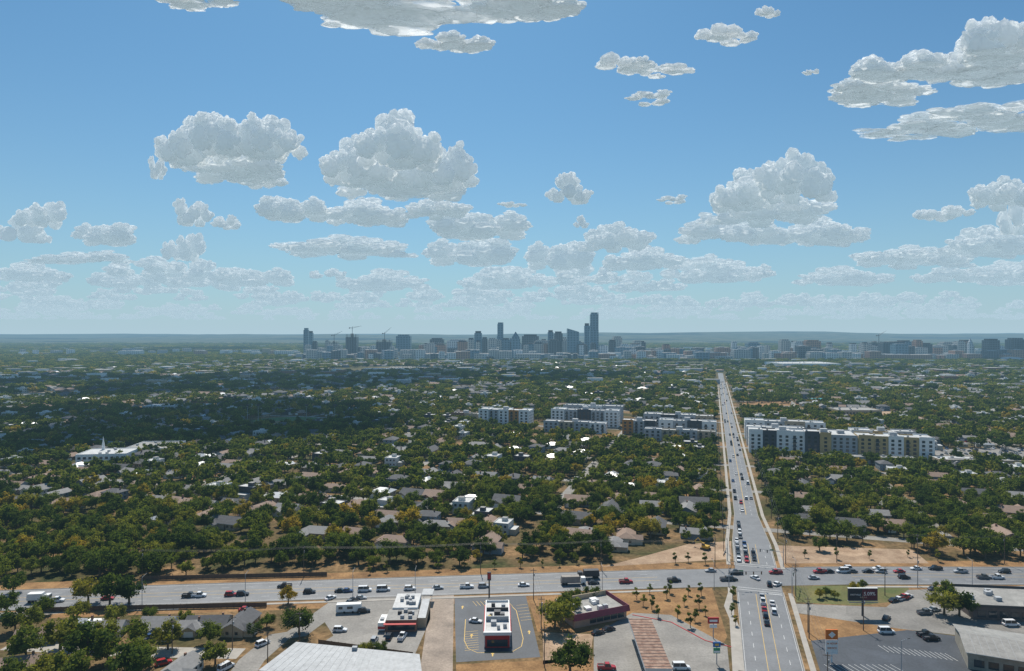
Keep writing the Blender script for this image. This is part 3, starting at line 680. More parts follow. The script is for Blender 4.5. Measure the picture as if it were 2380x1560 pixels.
# ------------------------------------------------------------ vehicles
def car_mesh(kind,colname,col):
    paint=mat('car_paint_'+colname,col,0.25,0.03,1,spec=0.6)
    b=MB(); L={'sedan':4.7,'suv':4.8,'pickup_truck':5.6,'van':5.4}[kind]; W=1.85
    def loft(secs,mt):
        vs=[]
        for y,z0,z1,a,c in secs: vs+=[(-a,y,z0),(a,y,z0),(a,y,z0+(z1-z0)*.6),(c,y,z1),(-c,y,z1),(-a,y,z0+(z1-z0)*.6)]
        fs=[]
        for i in range(len(secs)-1):
            for j in range(6): k=(j+1)%6; fs.append((i*6+j,i*6+k,i*6+6+k,i*6+6+j))
        fs+=[tuple(range(5,-1,-1)),tuple(range(len(secs)*6-6,len(secs)*6))]
        b.add(vs,fs,mt)
    hb={'sedan':.85,'suv':.95,'pickup_truck':1.05,'van':1.05}[kind]; w=W/2
    loft([(-L/2,.35,hb-.25,w*.85,w*.75),(-L/2+.25,.25,hb-.02,w,w*.9),(0,.25,hb,w,w*.95),(L/2-.9,.25,hb-.05,w,w*.9),(L/2-.15,.3,hb-.2,w*.95,w*.8),(L/2,.35,hb-.35,w*.8,w*.7)],paint)
    top={'sedan':1.42,'suv':1.72,'pickup_truck':1.85,'van':2.1}[kind]
    y0,y1={'sedan':(-1.7,1.0),'suv':(-2.2,1.1),'pickup_truck':(-.7,1.4),'van':(-2.5,1.7)}[kind]
    a0,a1={'sedan':(.7,.75),'suv':(.35,.7),'pickup_truck':(.25,.6),'van':(.15,.7)}[kind]
    cz=hb-.03
    vs=[(-w*.9,y0,cz),(w*.9,y0,cz),(w*.9,y1,cz),(-w*.9,y1,cz),(-w*.75,y0+a0,top),(w*.75,y0+a0,top),(w*.75,y1-a1,top),(-w*.75,y1-a1,top)]
    b.add(vs,[(0,1,5,4),(1,2,6,5),(2,3,7,6),(3,0,4,7)],GLASS); 
    b.box(-w*.76,y0+a0-.02,top-.03,w*.76,y1-a1+.02,top+.04,paint)
    for sx in(-1,1):
        for yy in(y0+a0*.9,(y0+y1)/2,): 
            b.cyl((sx*w*.9,yy-.15 if yy<0 else yy,cz),(sx*w*.76,yy,top),.06,.06,paint,4,False)
    if kind=='pickup_truck':
        b.box(-w*.8,-L/2+.2,hb+.01,w*.8,y0-.1,hb+.03,DARK)
        for sx in(-1,1): b.box(min(sx*w*.8,sx*w*.95),-L/2+.1,hb,max(sx*w*.8,sx*w*.95),y0-.05,hb+.25,paint)
        b.box(-w*.8,-L/2+.08,hb,w*.8,-L/2+.18,hb+.22,paint)
    for sx in(-1,1):
        for yy in(-L/2+.95,L/2-.95):
            b.cyl((sx*(w-.22),yy,.34),(sx*(w+.02),yy,.34),.34,.34,TYRE,10); b.cyl((sx*(w+.02),yy,.34),(sx*(w+.04),yy,.34),.2,.2,GREY,8)
        b.box(min(sx*.5,sx*.8),L/2-.06,.55,max(sx*.5,sx*.8),L/2-.02+.05,.7,WHITE)
        b.box(min(sx*.55,sx*.85),-L/2-.02,.62,max(sx*.55,sx*.85),-L/2+.05,.78,RED)
    return b.mesh(kind)
CARS=[]
for cn,c,wt in(('white',(.75,.75,.75),5),('black',(.015,.015,.018),5),('silver',(.4,.41,.42),3),('grey',(.12,.125,.13),3),('red',(.38,.02,.02),1),('blue',(.03,.07,.18),1)):
    for kd in('sedan','suv','pickup_truck') : CARS+=[(kd,cn,car_mesh(kd,cn,c))]*wt
CARS.append(('van','white',car_mesh('van','white',(.75,.75,.75)))); CARS.append(('van','white',CARS[-1][2]))
rc=random.Random(11)
def car(x,y,ang,color=None,kind=None):
    c=[q for q in CARS if (not color or q[1]==color) and (not kind or q[0]==kind)]
    k=rc.choice(c); place(k[0],k[2],(x,y,.035),ang-math.pi/2)
def hang(x):
    for i in range(len(CR)-1):
        if CR[i][0]<=x<=CR[i+1][0]:
            f=(x-CR[i][0])/(CR[i+1][0]-CR[i][0]); return CR[i][1]+f*(CR[i+1][1]-CR[i][1]), math.atan2(CR[i+1][1]-CR[i][1],CR[i+1][0]-CR[i][0])
    return 280,0
W_,K_,R_,S_='white','black','red','silver'
for u,v,c in [(140,1394,W_),(440,1389,K_),(470,1381,W_),(535,1387,R_),(571,1377,K_),(655,1373,K_),(720,1378,K_),(795,1372,K_),(806,1378,'blue'),(847,1376,W_),(893,1369,W_),(952,1373,W_),(1018,1366,S_),(1085,1366,W_),(1125,1360,S_),(1217,1363,W_),(1380,1359,K_),(1455,1356,R_),(1568,1354,K_),(1652,1330,S_),(1685,1345,'grey'),(1703,1352,K_),(1710,1334,K_),(1800,1331,R_),(1885,1341,S_),(1907,1333,R_),(1933,1337,K_),(1960,1332,W_),(1988,1337,'grey'),(2014,1329,K_),(2045,1327,W_),(2050,1333,S_),(2088,1330,R_),(2095,1341,K_),(2130,1325,W_),(2175,1325,K_),(2305,1339,W_),(2335,1332,K_),(2290,1347,'grey'),(1970,1326,W_),(2230,1330,S_)]:
    x,y=G(u,v); yc,a=hang(x); off=y-yc
    lane=min((-7.1,-3.5,3.5,7.1),key=lambda q:abs(q-off)); car(x,yc+lane,a+(0 if lane<0 else math.pi),c)
aa=math.atan2(CA,SA)
for t in [318,325,332,339.5,347,354,362,371,380]: car(*ST(SC-(6.6 if t<350 else 4.7),t),aa+math.pi)
for t in [318,327,334,342]: car(*ST(SC-3.3,t),aa+math.pi,R_ if t==318 else None)
for t in [321,328]: car(*ST(SC,t),aa+math.pi,K_)
for t in [251,257,263,270,276]: car(*ST(SC+.3,t),aa,K_ if t<260 else None)
for t in [262,270]: car(*ST(SC+3.5,t),aa,W_)
car(*ST(SC-1,296),aa+.7); car(*ST(SC+4,290),aa,K_); car(*ST(SC+7,291),aa-.6,W_)
t=395
while t<1500:
    for o in(-4.6,-1.7): 
        if rc.random()<(.36 if t<620 else .2): car(*ST(SC+o,t+rc.uniform(-4,4)),aa+math.pi)
    for o in(1.7,4.6):
        if rc.random()<.13: car(*ST(SC+o,t+rc.uniform(-4,4)),aa)
    t+=15
for u,v,a,c in [(768,1393,.9,W_),(790,1468,0,W_),(845,1424,.2,K_),(815,1403,.8,'grey'),(838,1393,.1,S_),(822,1398,.8,K_),(905,1484,1.5,K_),(935,1484,1.4,W_),(870,1492,1.5,S_),(1105,1447,-.2,W_),(525,1556,1.1,W_),(345,1488,1.3,'blue'),(380,1545,.6,R_),(2060,1472,0,W_),(2150,1478,.2,K_),(2165,1488,.1,K_),(2155,1424,.2,K_),(2172,1420,.2,S_),(2150,1428,.1,'grey'),(2110,1389,.4,W_),(2090,1396,.4,W_),(2078,1399,.4,K_),(2100,1393,.4,R_),(2350,1455,0,W_),(1410,1556,0,R_),(1583,1556,0,W_),(1390,1474,.4,K_),(1415,1466,.4,K_),(570,1420,.1,R_),(2170,1372,.2,'grey'),(2060,1440,.8,'black'),(250,1394,.1,R_),(610,1500,.9,W_)]:
    x,y=G(u,v); car(x,y,a,c)
for i in range(60):
    x,y=G(rc.uniform(2185,2380),rc.uniform(1042,1070)); car(x,y,rc.choice([1.3,-1.8]))
for k in range(8):
    for j in range(26):
        s=rc.uniform(-500,500); t=372+k*88+rc.choice([-2.8,2.8])
        x,y=ST(s,t)
        if abs(s-SC)<14 or y<315 or abs(x)>.8*y or blocked(x,y): continue
        car(x,y,ROT)
def truck(name,x,y,a,cab,box,bl=7):
    b=MB(); b.box(-1.2,bl/2,.6,1.2,bl/2+2,2.8,cab,ins=(.1,.15)); b.quad((-1,bl/2+2.02-.05,1.6),(1,bl/2+2.02-.05,1.6),(1,bl/2+1.95,2.5),(-1,bl/2+1.95,2.5),GLASS)
    b.box(-.5,-bl/2,.6,.5,bl/2,1.0,DARK); b.box(-1.25,-bl/2,1.05,1.25,bl/2-.3,3.4,box,ins=(0,.3))
    for sx in(-1,1):
        for yy in(-bl/2+1,-bl/2+2.2,bl/2+1): b.cyl((sx*.85,yy,.5),(sx*1.2,yy,.5),.5,.5,TYRE,10)
    b.obj(name,(x,y,.035),a-math.pi/2)
x,y=G(1325,1353); yc,a=hang(x); truck('dump_truck',x,yc-3.2,a,WHITE,mat('truck_bed',(.3,.27,.24)),8)
x,y=G(1375,1350); yc,a=hang(x); truck('dump_truck',x,yc+3.2,a+math.pi,DARK,DARK,7)
x,y=G(102,1390); yc,a=hang(x); truck('box_truck',x,yc-3,a,WHITE,WHITE,6)
x,y=G(1640,1278); b=MB(); YP=mat('machine_yellow',(.55,.33,.03),.5,.1)
for sx in(-1.2,1.2): b.box(sx-.3,-2,0,sx+.3,2,.8,DARK)
b.box(-1.3,-1.6,.9,1.3,1.4,2.0,YP); b.box(-1.2,.2,2.0,-.2,1.4,3.1,GLASS,YP); b.cyl((.4,1.2,1.8),(.4,4,4.6),.25,.2,YP,6); b.cyl((.4,4,4.6),(.4,6.2,2.2),.2,.15,YP,6); b.box(0,5.8,1.2,.9,6.6,2.2,DARK); b.obj('excavator',(x,y,0),.8)

# ------------------------------------------------------------ foreground buildings
b=MB(); ROOFB=mat('metal_sheet_roof',(0.34,0.35,0.36),0.5,0.15,0.4,metal=.1,patch=.12)
pts=[G(600,1600),G(688,1530),G(975,1560),G(985,1640)]
b.prism(pts,0,5,BEIGE,ROOFB)
p0,p1,p2,p3=[Vector(p) for p in pts]
for i in range(1,22):
    f=i/22; a=p1.lerp(p2,f); c=p0.lerp(p3,f); d=(c-a).normalized(); n_=Vector((-d.y,d.x))*.06
    b.prism([(a.x-n_.x,a.y-n_.y),(a.x+n_.x,a.y+n_.y),(c.x+n_.x,c.y+n_.y),(c.x-n_.x,c.y-n_.y)],5.003,5.06,ROOFB)
b.box((p1.x+p2.x)/2-1,p1.y-6,5,(p1.x+p2.x)/2+.5,p1.y-4.8,6,GREY)
b.obj('warehouse')
x0,y0=G(1126,1505); x1,_=G(1186,1505); w=x1-x0; b=MB()
b.box(0,0,0,w,26,4.3,WHITE,ROOFW); b.box(.2,-.5,0,w-.2,-.01,4.0,RED); b.box(-.3,-.7,4.0,w+.3,0.2,5.0,WHITE); b.box(-.35,1,3.4,-.02,24,4.1,RED); b.box(w+.02,1,3.4,w+.35,24,4.1,RED)
for a in((-.05,.25,.3,26),(w-.3,.25,w+.05,26),(.3,25.7,w-.3,26.05)): b.box(a[0],a[1],4.3,a[2],a[3],5,WHITE)
b.quad((.8,-.52,.4),(w-.8,-.52,.4),(w-.8,-.52,2.6),(.8,-.52,2.6),GLASS); win_row(b,3,22,0,1,6,1.8,1.5,'y',-1)
b.box(.35,9.5,4.3,w-.35,10,5.9,GREY); b.box(.35,18,4.3,w-.35,18.4,5.4,DARK)
for i,(x,y,s) in enumerate([(2,6,1.8),(5,12,1.6),(3,14,2.2),(5.5,20,1.4),(2,21,1.3),(6,4,1.2),(4,3,1),(1.5,12,1)]): b.box(x,y,4.3,x+s,y+s,5.6,rc.choice([GREY,DARK,GREY]))
b.box(1,10.2,4.3,2,12,5.4,mat('yellow_panel',(.6,.42,.05))); b.box(1,26.3,4.6,w-1,27.4,5.2,DARK)
b.box(w*.2,27,0,w*.2+.3,27.3,5,DARK); b.box(w*.7,27,0,w*.7+.3,27.3,5,DARK)
b.obj('drive_through_restaurant',(x0,y0,0),0.02)
x0,y0=G(896,1470); x1,_=G(980,1470); w=x1-x0; b=MB()
b.box(0,0,0,w*.85,9,4,BRICK,ROOFG); b.box(1,9.05,0,w*.8,22,4.6,WHITE,ROOFW); b.box(w*.85+.02,3,0,w+1,20,3.4,BEIGE,ROOFB)
for i in range(9):
    x=rc.uniform(1.5,w*.65); y=rc.uniform(10,19); b.box(x,y,4.6,x+1.2,y+1.2,5.6,GREY)
for i in range(6):
    x=rc.uniform(1,w*.7); y=rc.uniform(1,7); b.box(x,y,4,x+1.3,y+1,5,rc.choice([GREY,DARK]))
win_row(b,.8,w*.8,0,.8,4,2.2,2,'x',-1); b.box(-.5,-1.8,3,w*.85,-.02,3.2,RED)
b.obj('shop_building',(x0,y0,0),0.03)
x0,y0=G(878,1470); b=MB(); b.box(0,0,.6,2.3,7,3.1,WHITE); b.box(-.02,-.02,1.0,2.32,7.02,1.9,RED); b.box(.1,7.02,.6,2.2,8.6,2.4,WHITE,ins=(.1,.2)); b.box(.4,2,3.1,1.6,3.6,3.6,GREY)
for sx in(0.05,2.05):
    for yy in(1.3,7.4): b.cyl((sx,yy,.45),(sx+.25,yy,.45),.45,.45,TYRE,10)
b.obj('food_truck',(x0,y0,0)) 
x0,y0=G(780,1428); b=MB(); b.box(0,0,.6,9,2.5,3.2,WHITE,ins=(.2,.1)); b.box(1,-.03,1.6,2.4,-.01,2.5,GLASS); b.box(4,-.03,1.6,6,-.01,2.5,GLASS); b.cyl((3,-.05,.45),(3,.3,.45),.4,.4,TYRE,10); b.cyl((6,-.05,.45),(6,.3,.45),.4,.4,TYRE,10); b.box(9,1,.5,10.5,1.4,.7,DARK); b.obj('caravan',(x0,y0,0),.1)
MAR=mat('maroon_roof',(0.25,0.05,0.08),.6,.15); PINK=mat('pinkish_stucco',(.42,.27,.2),.85,.1)
x0,y0=G(1335,1462); b=MB(); w=21
b.box(0,0,0,w,14,3.6,PINK,ROOFG); b.box(-.6,-.9,2.8,w+.6,-.01,4.9,MAR,ins=(.1,.4)); b.box(w+.01,-.9,2.8,w+1,14.5,4.9,MAR,ins=(.4,.1))
b.box(0,13.7,3.6,w,14.02,5.2,BEIGE); b.box(-.02,0,3.6,.3,13.7,5.2,BEIGE); win_row(b,6,w-1,0,.8,5,2.4,1.8,'x',-1)
for i in range(10):
    x=rc.uniform(1,w-4); y=rc.uniform(1.5,11); s=rc.uniform(1,2.2); b.box(x,y,3.6,x+s,y+s,3.6+rc.uniform(.8,1.7),rc.choice([GREY,WHITE,ROOFW]))
b.obj('fast_food_restaurant',(x0,y0,0),.42)
x0,y0=G(1500,1600); b=MB(); RUST=mat('rusty_roof',(.15,.065,.04),.8,0,.5,col2=(.40,.27,.2),patch=.2)
b.box(0,0,4.6,7.5,34,5.6,WHITE,RUST)
for yy in range(1,34,2): b.box(-.03,yy,5.603,7.53,yy+.12,5.68,DARK)
for yy in(3,12,21,30):
    for xx in(1.5,6): b.cyl((xx,yy,0),(xx,yy,4.6),.2,.2,WHITE,8)
    b.box(3.2,yy-.5,0,4.3,yy+.5,1.9,RED); b.box(2.5,yy-1.8,0,5,yy+1.8,.14,CONC)
b.obj('filling_station_canopy',(x0,y0,0),-.03)
x0,y0=G(2250,1555); b=MB()
b.box(0,0,0,34,21,5,mat('stone_wall',(.3,.27,.22)),ROOFB); b.gable(0,0,34,21,5,1.6,.6,mat('ribbed_metal_roof',(.30,.285,.26),.5,.22,.3,patch=.15),BEIGE); win_row(b,1,30,0,1,8,2.4,2,'x',-1)
for i in range(1,17):
    for sg in(-1,1):
        xx=i*2; 
        b.add([(xx-.05,10.5,6.83),(xx+.05,10.5,6.83),(xx+.05,10.5+sg*11,5.14),(xx-.05,10.5+sg*11,5.14)],[(0,1,2,3)],GREY)
b.obj('restaurant_building',(x0,y0,0),-.42)
x0,y0=G(2262,1440); b=MB(); b.box(0,0,0,32,20,4.5,mat('dark_brick',(.13,.1,.09)),ROOFG); b.box(-.2,-.3,4.5,32.2,0,5.3,DARK); b.box(-.2,20,4.5,32.2,20.3,5.3,DARK); b.box(-.3,0,4.5,0,20,5.3,DARK)
for i in range(9):
    x=rc.uniform(1,28); y=rc.uniform(1,16); b.box(x,y,4.5,x+2,y+1.8,5.8,LG)
win_row(b,1,30,0,.9,8,2.6,2.2,'x',-1); b.obj('strip_mall',(x0,y0,0),-.12)
for u,v,k,a in[(190,1468,2,0),(250,1475,0,.1),(370,1465,0,0),(430,1470,5,.1),(485,1462,3,.05),(560,1462,3,1.5),(90,1490,1,.3),(420,1570,0,1.4),(40,1560,1,.3)]:
    x,y=G(u,v); place('house',HM[k],(x,y,0),a,.85)
b=MB()
def fence(b,p,q,h=1.8):
    p=Vector(p);q=Vector(q); d=(q-p); L=d.length; d.normalize(); n_=Vector((-d.y,d.x))*.03; 
    b.prism([(p.x-n_.x,p.y-n_.y),(p.x+n_.x,p.y+n_.y),(q.x+n_.x,q.y+n_.y),(q.x-n_.x,q.y-n_.y)],.1,h,WOOD)
    t=0
    while t<L: c=p+d*t; b.box(c.x-.07,c.y-.07,0,c.x+.07,c.y+.07,h+.12,WOOD); t+=2.4
fence(b,G(330,1350),G(760,1340)); fence(b,G(60,1425),G(340,1418)); fence(b,G(340,1418),G(620,1412)); fence(b,G(740,1500),G(960,1530))
b.obj('wooden_fence')

# ------------------------------------------------------------ poles, signals, signs
def upole(u,v,h=12.5,a=0):
    x,y=G(u,v); b=MB(); b.cyl((0,0,0),(0,0,h),.17,.11,WOOD,7); b.box(-1.2,-.06,h-1,1.2,.06,h-.85,WOOD)
    for q in(-1,-.4,.4,1): b.cyl((q,0,h-.85),(q,0,h-.6),.05,.05,GREY,5)
    b.cyl((.3,0,h-3),(.3,0,h-2.1),.22,.22,GREY,7); b.obj('utility_pole',(x,y,0),a); return Vector((x,y,h-.6))
def wires(name,ps,offs=(-1,0,1),sag=.8,r=.025):
    b=MB()
    for i in range(len(ps)-1):
        a,c=ps[i],ps[i+1]
        d=(c-a); d.z=0; d.normalize(); n_=Vector((-d.y,d.x,0))
        for o in offs:
            pr=None
            for k in range(9):
                f=k/8; p=a.lerp(c,f)+n_*o; p.z-=sag*4*f*(1-f)
                if pr is not None: b.cyl(tuple(pr),tuple(p),r,r,DARK,3,False)
                pr=p
    b.obj(name)
r1=[upole(u,v,13,1.5) for u,v in((330,1350),(706,1342),(1117,1332),(1397,1325),(1662,1318))]
wires('power_line',r1)
r2=[upole(u,v,11) for u,v in((400,1520),(540,1510),(622,1555),(696,1500))]; wires('power_line',r2)
r3=[upole(u,v,12) for u,v in((1265,1550),(1258,1470),(1240,1395))]; wires('power_line',r3)
def pst(s,t,h=12.5):
    x,y=ST(s,t); b=MB(); b.cyl((0,0,0),(0,0,h),.18,.11,WOOD,6); b.box(-1.2,-.06,h-1,1.2,.06,h-.85,WOOD); b.cyl((.3,0,h-3),(.3,0,h-2.1),.22,.22,GREY,6); b.obj('utility_pole',(x,y,0),ROT); return Vector((x,y,h-.6))
wires('power_line',[pst(SC+12.8,t) for t in range(205,1000,38)])
wires('power_line',[pst(SC-12.8,t,11) for t in range(330,800,45)])
r4=[upole(u,v,13,1.5) for u,v in((1945,1308),(2133,1310),(2335,1312),(2600,1315))]; wires('power_line',r4)
upole(1878,1470,12); upole(2007,1466,12); upole(2057,1385,11); upole(2133,1362,12)
def lamp(x,y,a,h=11):
    b=MB(); b.cyl((0,0,0),(0,0,h),.13,.08,GREY,6); b.cyl((0,0,h-.1),(2.6,0,h+.3),.06,.05,GREY,5); b.box(2.4,-.15,h+.2,3.2,.15,h+.38,DARK); b.obj('street_lamp',(x,y,0),a)
for u,v in((820,1397),(330,1412),(570,1404),(965,1392),(1660,1372),(1400,1384)):
    lamp(*G(u,v),1.57)
for u in(2133,2260,1850): lamp(*G(u,1368),1.57)
lamp(*G(2095,1560),.3,9)
SGY=mat('signal_housing',(.05,.05,.05),.5); SRED=mat('signal_red_lens',(.6,.02,.02),.3)
def signal(x,y,a,L=13):
    b=MB(); b.cyl((0,0,0),(0,0,7.5),.16,.13,GREY,8); b.cyl((0,0,6.2),(L,0,6.9),.11,.06,GREY,6); b.cyl((0,0,7.5),(0,0,10),.09,.07,GREY,6); b.cyl((0,0,10),(2,0,10.3),.05,.05,GREY,5); b.box(1.8,-.15,10.2,2.5,.15,10.4,DARK)
    for q in(.5,.72,.95):
        xx=L*q; z=6.2+.7*q
        b.box(xx-.2,-.2,z-1.1,xx+.2,.15,z+.1,SGY); 
        for j,mm in enumerate((SRED,YEL,TURF)): b.cyl((xx,-.22,z-.1-j*.35),(xx,-.2,z-.1-j*.35),.12,.12,mm,8)
    b.box(L*.3,-.05,6.6,L*.3+1.6,-.02,7.1,mat('green_sign',(.02,.2,.08)))
    b.obj('traffic_signal',(x,y,0),a)
sx,sy=ST(SC-11.5,283); signal(sx,sy,ROT+.15); sx,sy=ST(SC+11.5,315); signal(sx,sy,ROT+math.pi)
sx,sy=ST(SC+11.5,281); signal(sx,sy,ROT+1.4); sx,sy=ST(SC-11.5,316); signal(sx,sy,ROT-1.7)
def text(parent,s,size,mt,loc,ext=.02,al='CENTER'):
    c=bpy.data.curves.new('lettering','FONT'); c.body=s; c.size=size; c.extrude=ext; c.align_x=al; c.align_y='CENTER'
    o=bpy.data.objects.new('lettering',c); c.materials.append(mt); o.rotation_euler=(math.pi/2,0,0); o.location=loc; o.parent=parent; S.collection.objects.link(o)
ORG=mat('orange_sign',(.65,.16,.02),.5,.05)
x,y=G(1933,1540); b=MB(); b.cyl((0,0,0),(0,0,3),.25,.25,WHITE,8)
b.box(-1.8,-.25,7,1.8,.25,10,ORG); b.box(-1.8,-.2,2.6,1.8,.2,6.8,WHITE)
b.add([(-1.1,-.29,8.5),(0,-.29,7.5),(1.1,-.29,8.5),(0,-.29,9.5)],[(0,1,2,3)],WHITE)
o=b.obj('pole_sign',(x,y,0)); text(o,'24 HOUR',.8,ORG,(0,-.26,5.8)); text(o,'SERVICE',.8,ORG,(0,-.26,4.4))
x,y=G(2005,1432); b=MB(); b.cyl((0,0,0),(0,0,5.5),.4,.35,DARK,8); b.box(-5.2,-.3,5.5,5.2,.3,9.8,DARK); b.box(-5.3,-.34,5.4,5.3,.34,5.52,GREY); b.box(-5.3,-.34,9.8,5.3,.34,9.95,WHITE); b.box(-5.1,-.9,5.0,5.1,-.35,5.1,GREY); b.box(-5,-.33,5.8,-.4,-.31,9.5,mat('billboard_black',(.03,.03,.035))); b.box(-.3,-.33,5.8,5,-.31,9.5,mat('billboard_maroon',(.12,.02,.03)))
o=b.obj('billboard',(x,y,0)); text(o,'5.09%',1.75,WHITE,(2.3,-.36,7.9))
text(o,'FIRSTVALE',.8,WHITE,(-2.7,-.36,7.6))
x,y=G(1658,1485); b=MB(); b.cyl((0,0,0),(0,0,5.5),.15,.15,GREY,8); b.box(-1.8,-.2,5,1.8,.2,7,RED); b.box(-1.3,-.23,5.6,1.3,-.21,6.3,WHITE); b.box(-1.2,-.15,3.6,1.2,.15,4.7,WHITE); b.obj('pole_sign',(x,y,0))
x,y=G(1666,1545); b=MB(); b.cyl((0,0,0),(0,0,6),.15,.15,GREY,8); b.box(-1.1,-.2,5.3,1.1,.2,6.8,mat('blue_sign',(.03,.15,.4))); b.box(-.6,-.23,5.7,.6,-.21,6.4,YEL); b.box(-1,-.15,3.4,1,.15,5,mat('green_panel',(.05,.3,.15))); b.box(-.9,-.18,3.6,.9,-.16,4.2,WHITE); b.obj('pole_sign',(x,y,0))
x,y=G(1137,1402); b=MB(); b.cyl((0,0,0),(0,0,11),.3,.25,DARK,8); b.box(-.7,-.4,8.5,.7,.4,11.5,DARK); b.box(-.55,-.43,9,.55,-.41,11.2,RED); b.obj('pole_sign',(x,y,0))
x,y=G(985,1400); b=MB(); 
for q in(0,3): b.cyl((q,0,0),(q,0,3.6),.1,.1,WHITE,6)
b.box(-.5,-3,3.6,3.6,3,3.9,ROOFB); b.obj('canopy',(x,y,0))

# ------------------------------------------------------------ cumulus clouds: real puffs at 1300 m
el=math.radians(SUN_EL); az=math.radians(SUN_AZ)
sd=Vector((math.sin(az)*math.cos(el),math.cos(az)*math.cos(el),math.sin(el)))
CLM=newmat('cloud_vapour'); n=CLM.node_tree.nodes; l=CLM.node_tree.links
d=n.new('ShaderNodeBsdfDiffuse'); d.inputs[0].default_value=(.95,.95,.95,1); t=n.new('ShaderNodeBsdfTranslucent'); t.inputs[0].default_value=(.97,.97,.97,1)
mx=n.new('ShaderNodeMixShader'); mx.inputs[0].default_value=.5; l.new(d.outputs[0],mx.inputs[1]); l.new(t.outputs[0],mx.inputs[2])
em=n.new('ShaderNodeEmission'); em.inputs[0].default_value=(.90,.96,1,1); em.inputs[1].default_value=.035  # faint even glow painted in for light scattered inside the cloud
ash=n.new('ShaderNodeAddShader'); l.new(mx.outputs[0],ash.inputs[0]); l.new(em.outputs[0],ash.inputs[1])
hg=n.new('ShaderNodeGroup'); hg.node_tree=HC; l.new(ash.outputs[0],hg.inputs[0])
lw=n.new('ShaderNodeLayerWeight'); lw.inputs[0].default_value=.5
geo=n.new('ShaderNodeNewGeometry'); nz=n.new('ShaderNodeTexNoise'); nz.inputs['Scale'].default_value=.014; nz.inputs['Detail'].default_value=5; l.new(geo.outputs['Position'],nz.inputs['Vector'])
ad=n.new('ShaderNodeMath'); ad.operation='MULTIPLY_ADD'; ad.inputs[1].default_value=.6; l.new(nz.outputs[0],ad.inputs[0]); l.new(lw.outputs['Facing'],ad.inputs[2])
mr=n.new('ShaderNodeMapRange'); mr.interpolation_type='SMOOTHSTEP'; mr.inputs[1].default_value=.55; mr.inputs[2].default_value=1.2; l.new(ad.outputs[0],mr.inputs[0])
tr=n.new('ShaderNodeBsdfTransparent'); m2=n.new('ShaderNodeMixShader'); l.new(mr.outputs[0],m2.inputs[0]); l.new(hg.outputs[0],m2.inputs[1]); l.new(tr.outputs[0],m2.inputs[2])
o=n.new('ShaderNodeOutputMaterial'); l.new(m2.outputs[0],o.inputs[0]); CLM.cycles.emission_sampling='NONE'
def cloud_mesh(seed,n1,n2,sub,flat=False):
    rr=random.Random(seed); V,Fs=ICO[sub]; vs=[];fs=[]; L=[]
    for i in range(n1):
        a=rr.uniform(0,6.28); q=math.sqrt(rr.random())*.72
        cx,cy=math.cos(a)*q,math.sin(a)*q
        hz=(1-q*q)*rr.uniform(.25,1.0) if not flat else rr.uniform(0,.3)
        r=rr.uniform(.2,.34)*(1-.3*q); L.append((cx,cy,hz*(.78),r))
    base=list(L)
    for i in range(n2):
        cx,cy,cz,r=rr.choice(base); th=rr.uniform(0,6.28); ph=rr.uniform(-.15,1.3)
        r2=r*rr.uniform(.3,.58); L.append((cx+math.cos(th)*math.cos(ph)*r,cy+math.sin(th)*math.cos(ph)*r,max(0,cz+math.sin(ph)*r),r2))
    for cx,cy,cz,r in L:
        o=len(vs); c=Vector((cx,cy,cz)); sd_=rr.uniform(0,50)
        for p in V:
            q=p*2.1*(r/.25)+Vector((sd_,0,sd_))
            f=abs(noise.noise(q))*.9+abs(noise.noise(q*2.2))*.4+abs(noise.noise(q*4.7))*.12
            v=c+p*(r*(.80+.4*f))
            if v.z<.02: v.z=.02+(v.z-.02)*.14
            vs.append((v.x,v.y,v.z))
        fs+=[tuple(i+o for i in f) for f in Fs]
    me=bpy.data.meshes.new('cloud'); me.from_pydata(vs,[],fs); me.materials.append(CLM)
    me.polygons.foreach_set('use_smooth',[True]*len(me.polygons)); me.update(); return me
CB=[cloud_mesh(s,20,70,4) for s in(1,2,3,4)]
CF=[cloud_mesh(s,26,60,4,True) for s in(11,12)]
CL=[cloud_mesh(s,14,30,3) for s in(21,22,23,24)]
CFs=[cloud_mesh(s,14,30,3,True) for s in(31,32)]
rk=random.Random(3)
def cumulus(u,v,rx,ry,kind=None,zb=1300.):
    zz=zb-H
    yb=zz*F/(778-v-ry*.85); y=yb/(1+.55*rx/F); dep=min(.6*rx/F*y,yb-y+50)
    s=(778-v)/F; rxm=rx/F*y
    h=max(2*ry/F*y-1.3*s*dep,.35*min(rxm,ry/F*y*1.5))
    flat=s>.36
    me=rk.choice((CF if rx>80 else CFs) if flat else (CB if rx>75 else CL))
    o=bpy.data.objects.new('cloud',me); o.location=((u-1190)/F*y,y,zb); sg=rk.choice([-1,1])
    o.scale=(rxm*1.12*sg,dep*1.1,h*(1.1 if not flat else .9)); S.collection.objects.link(o)
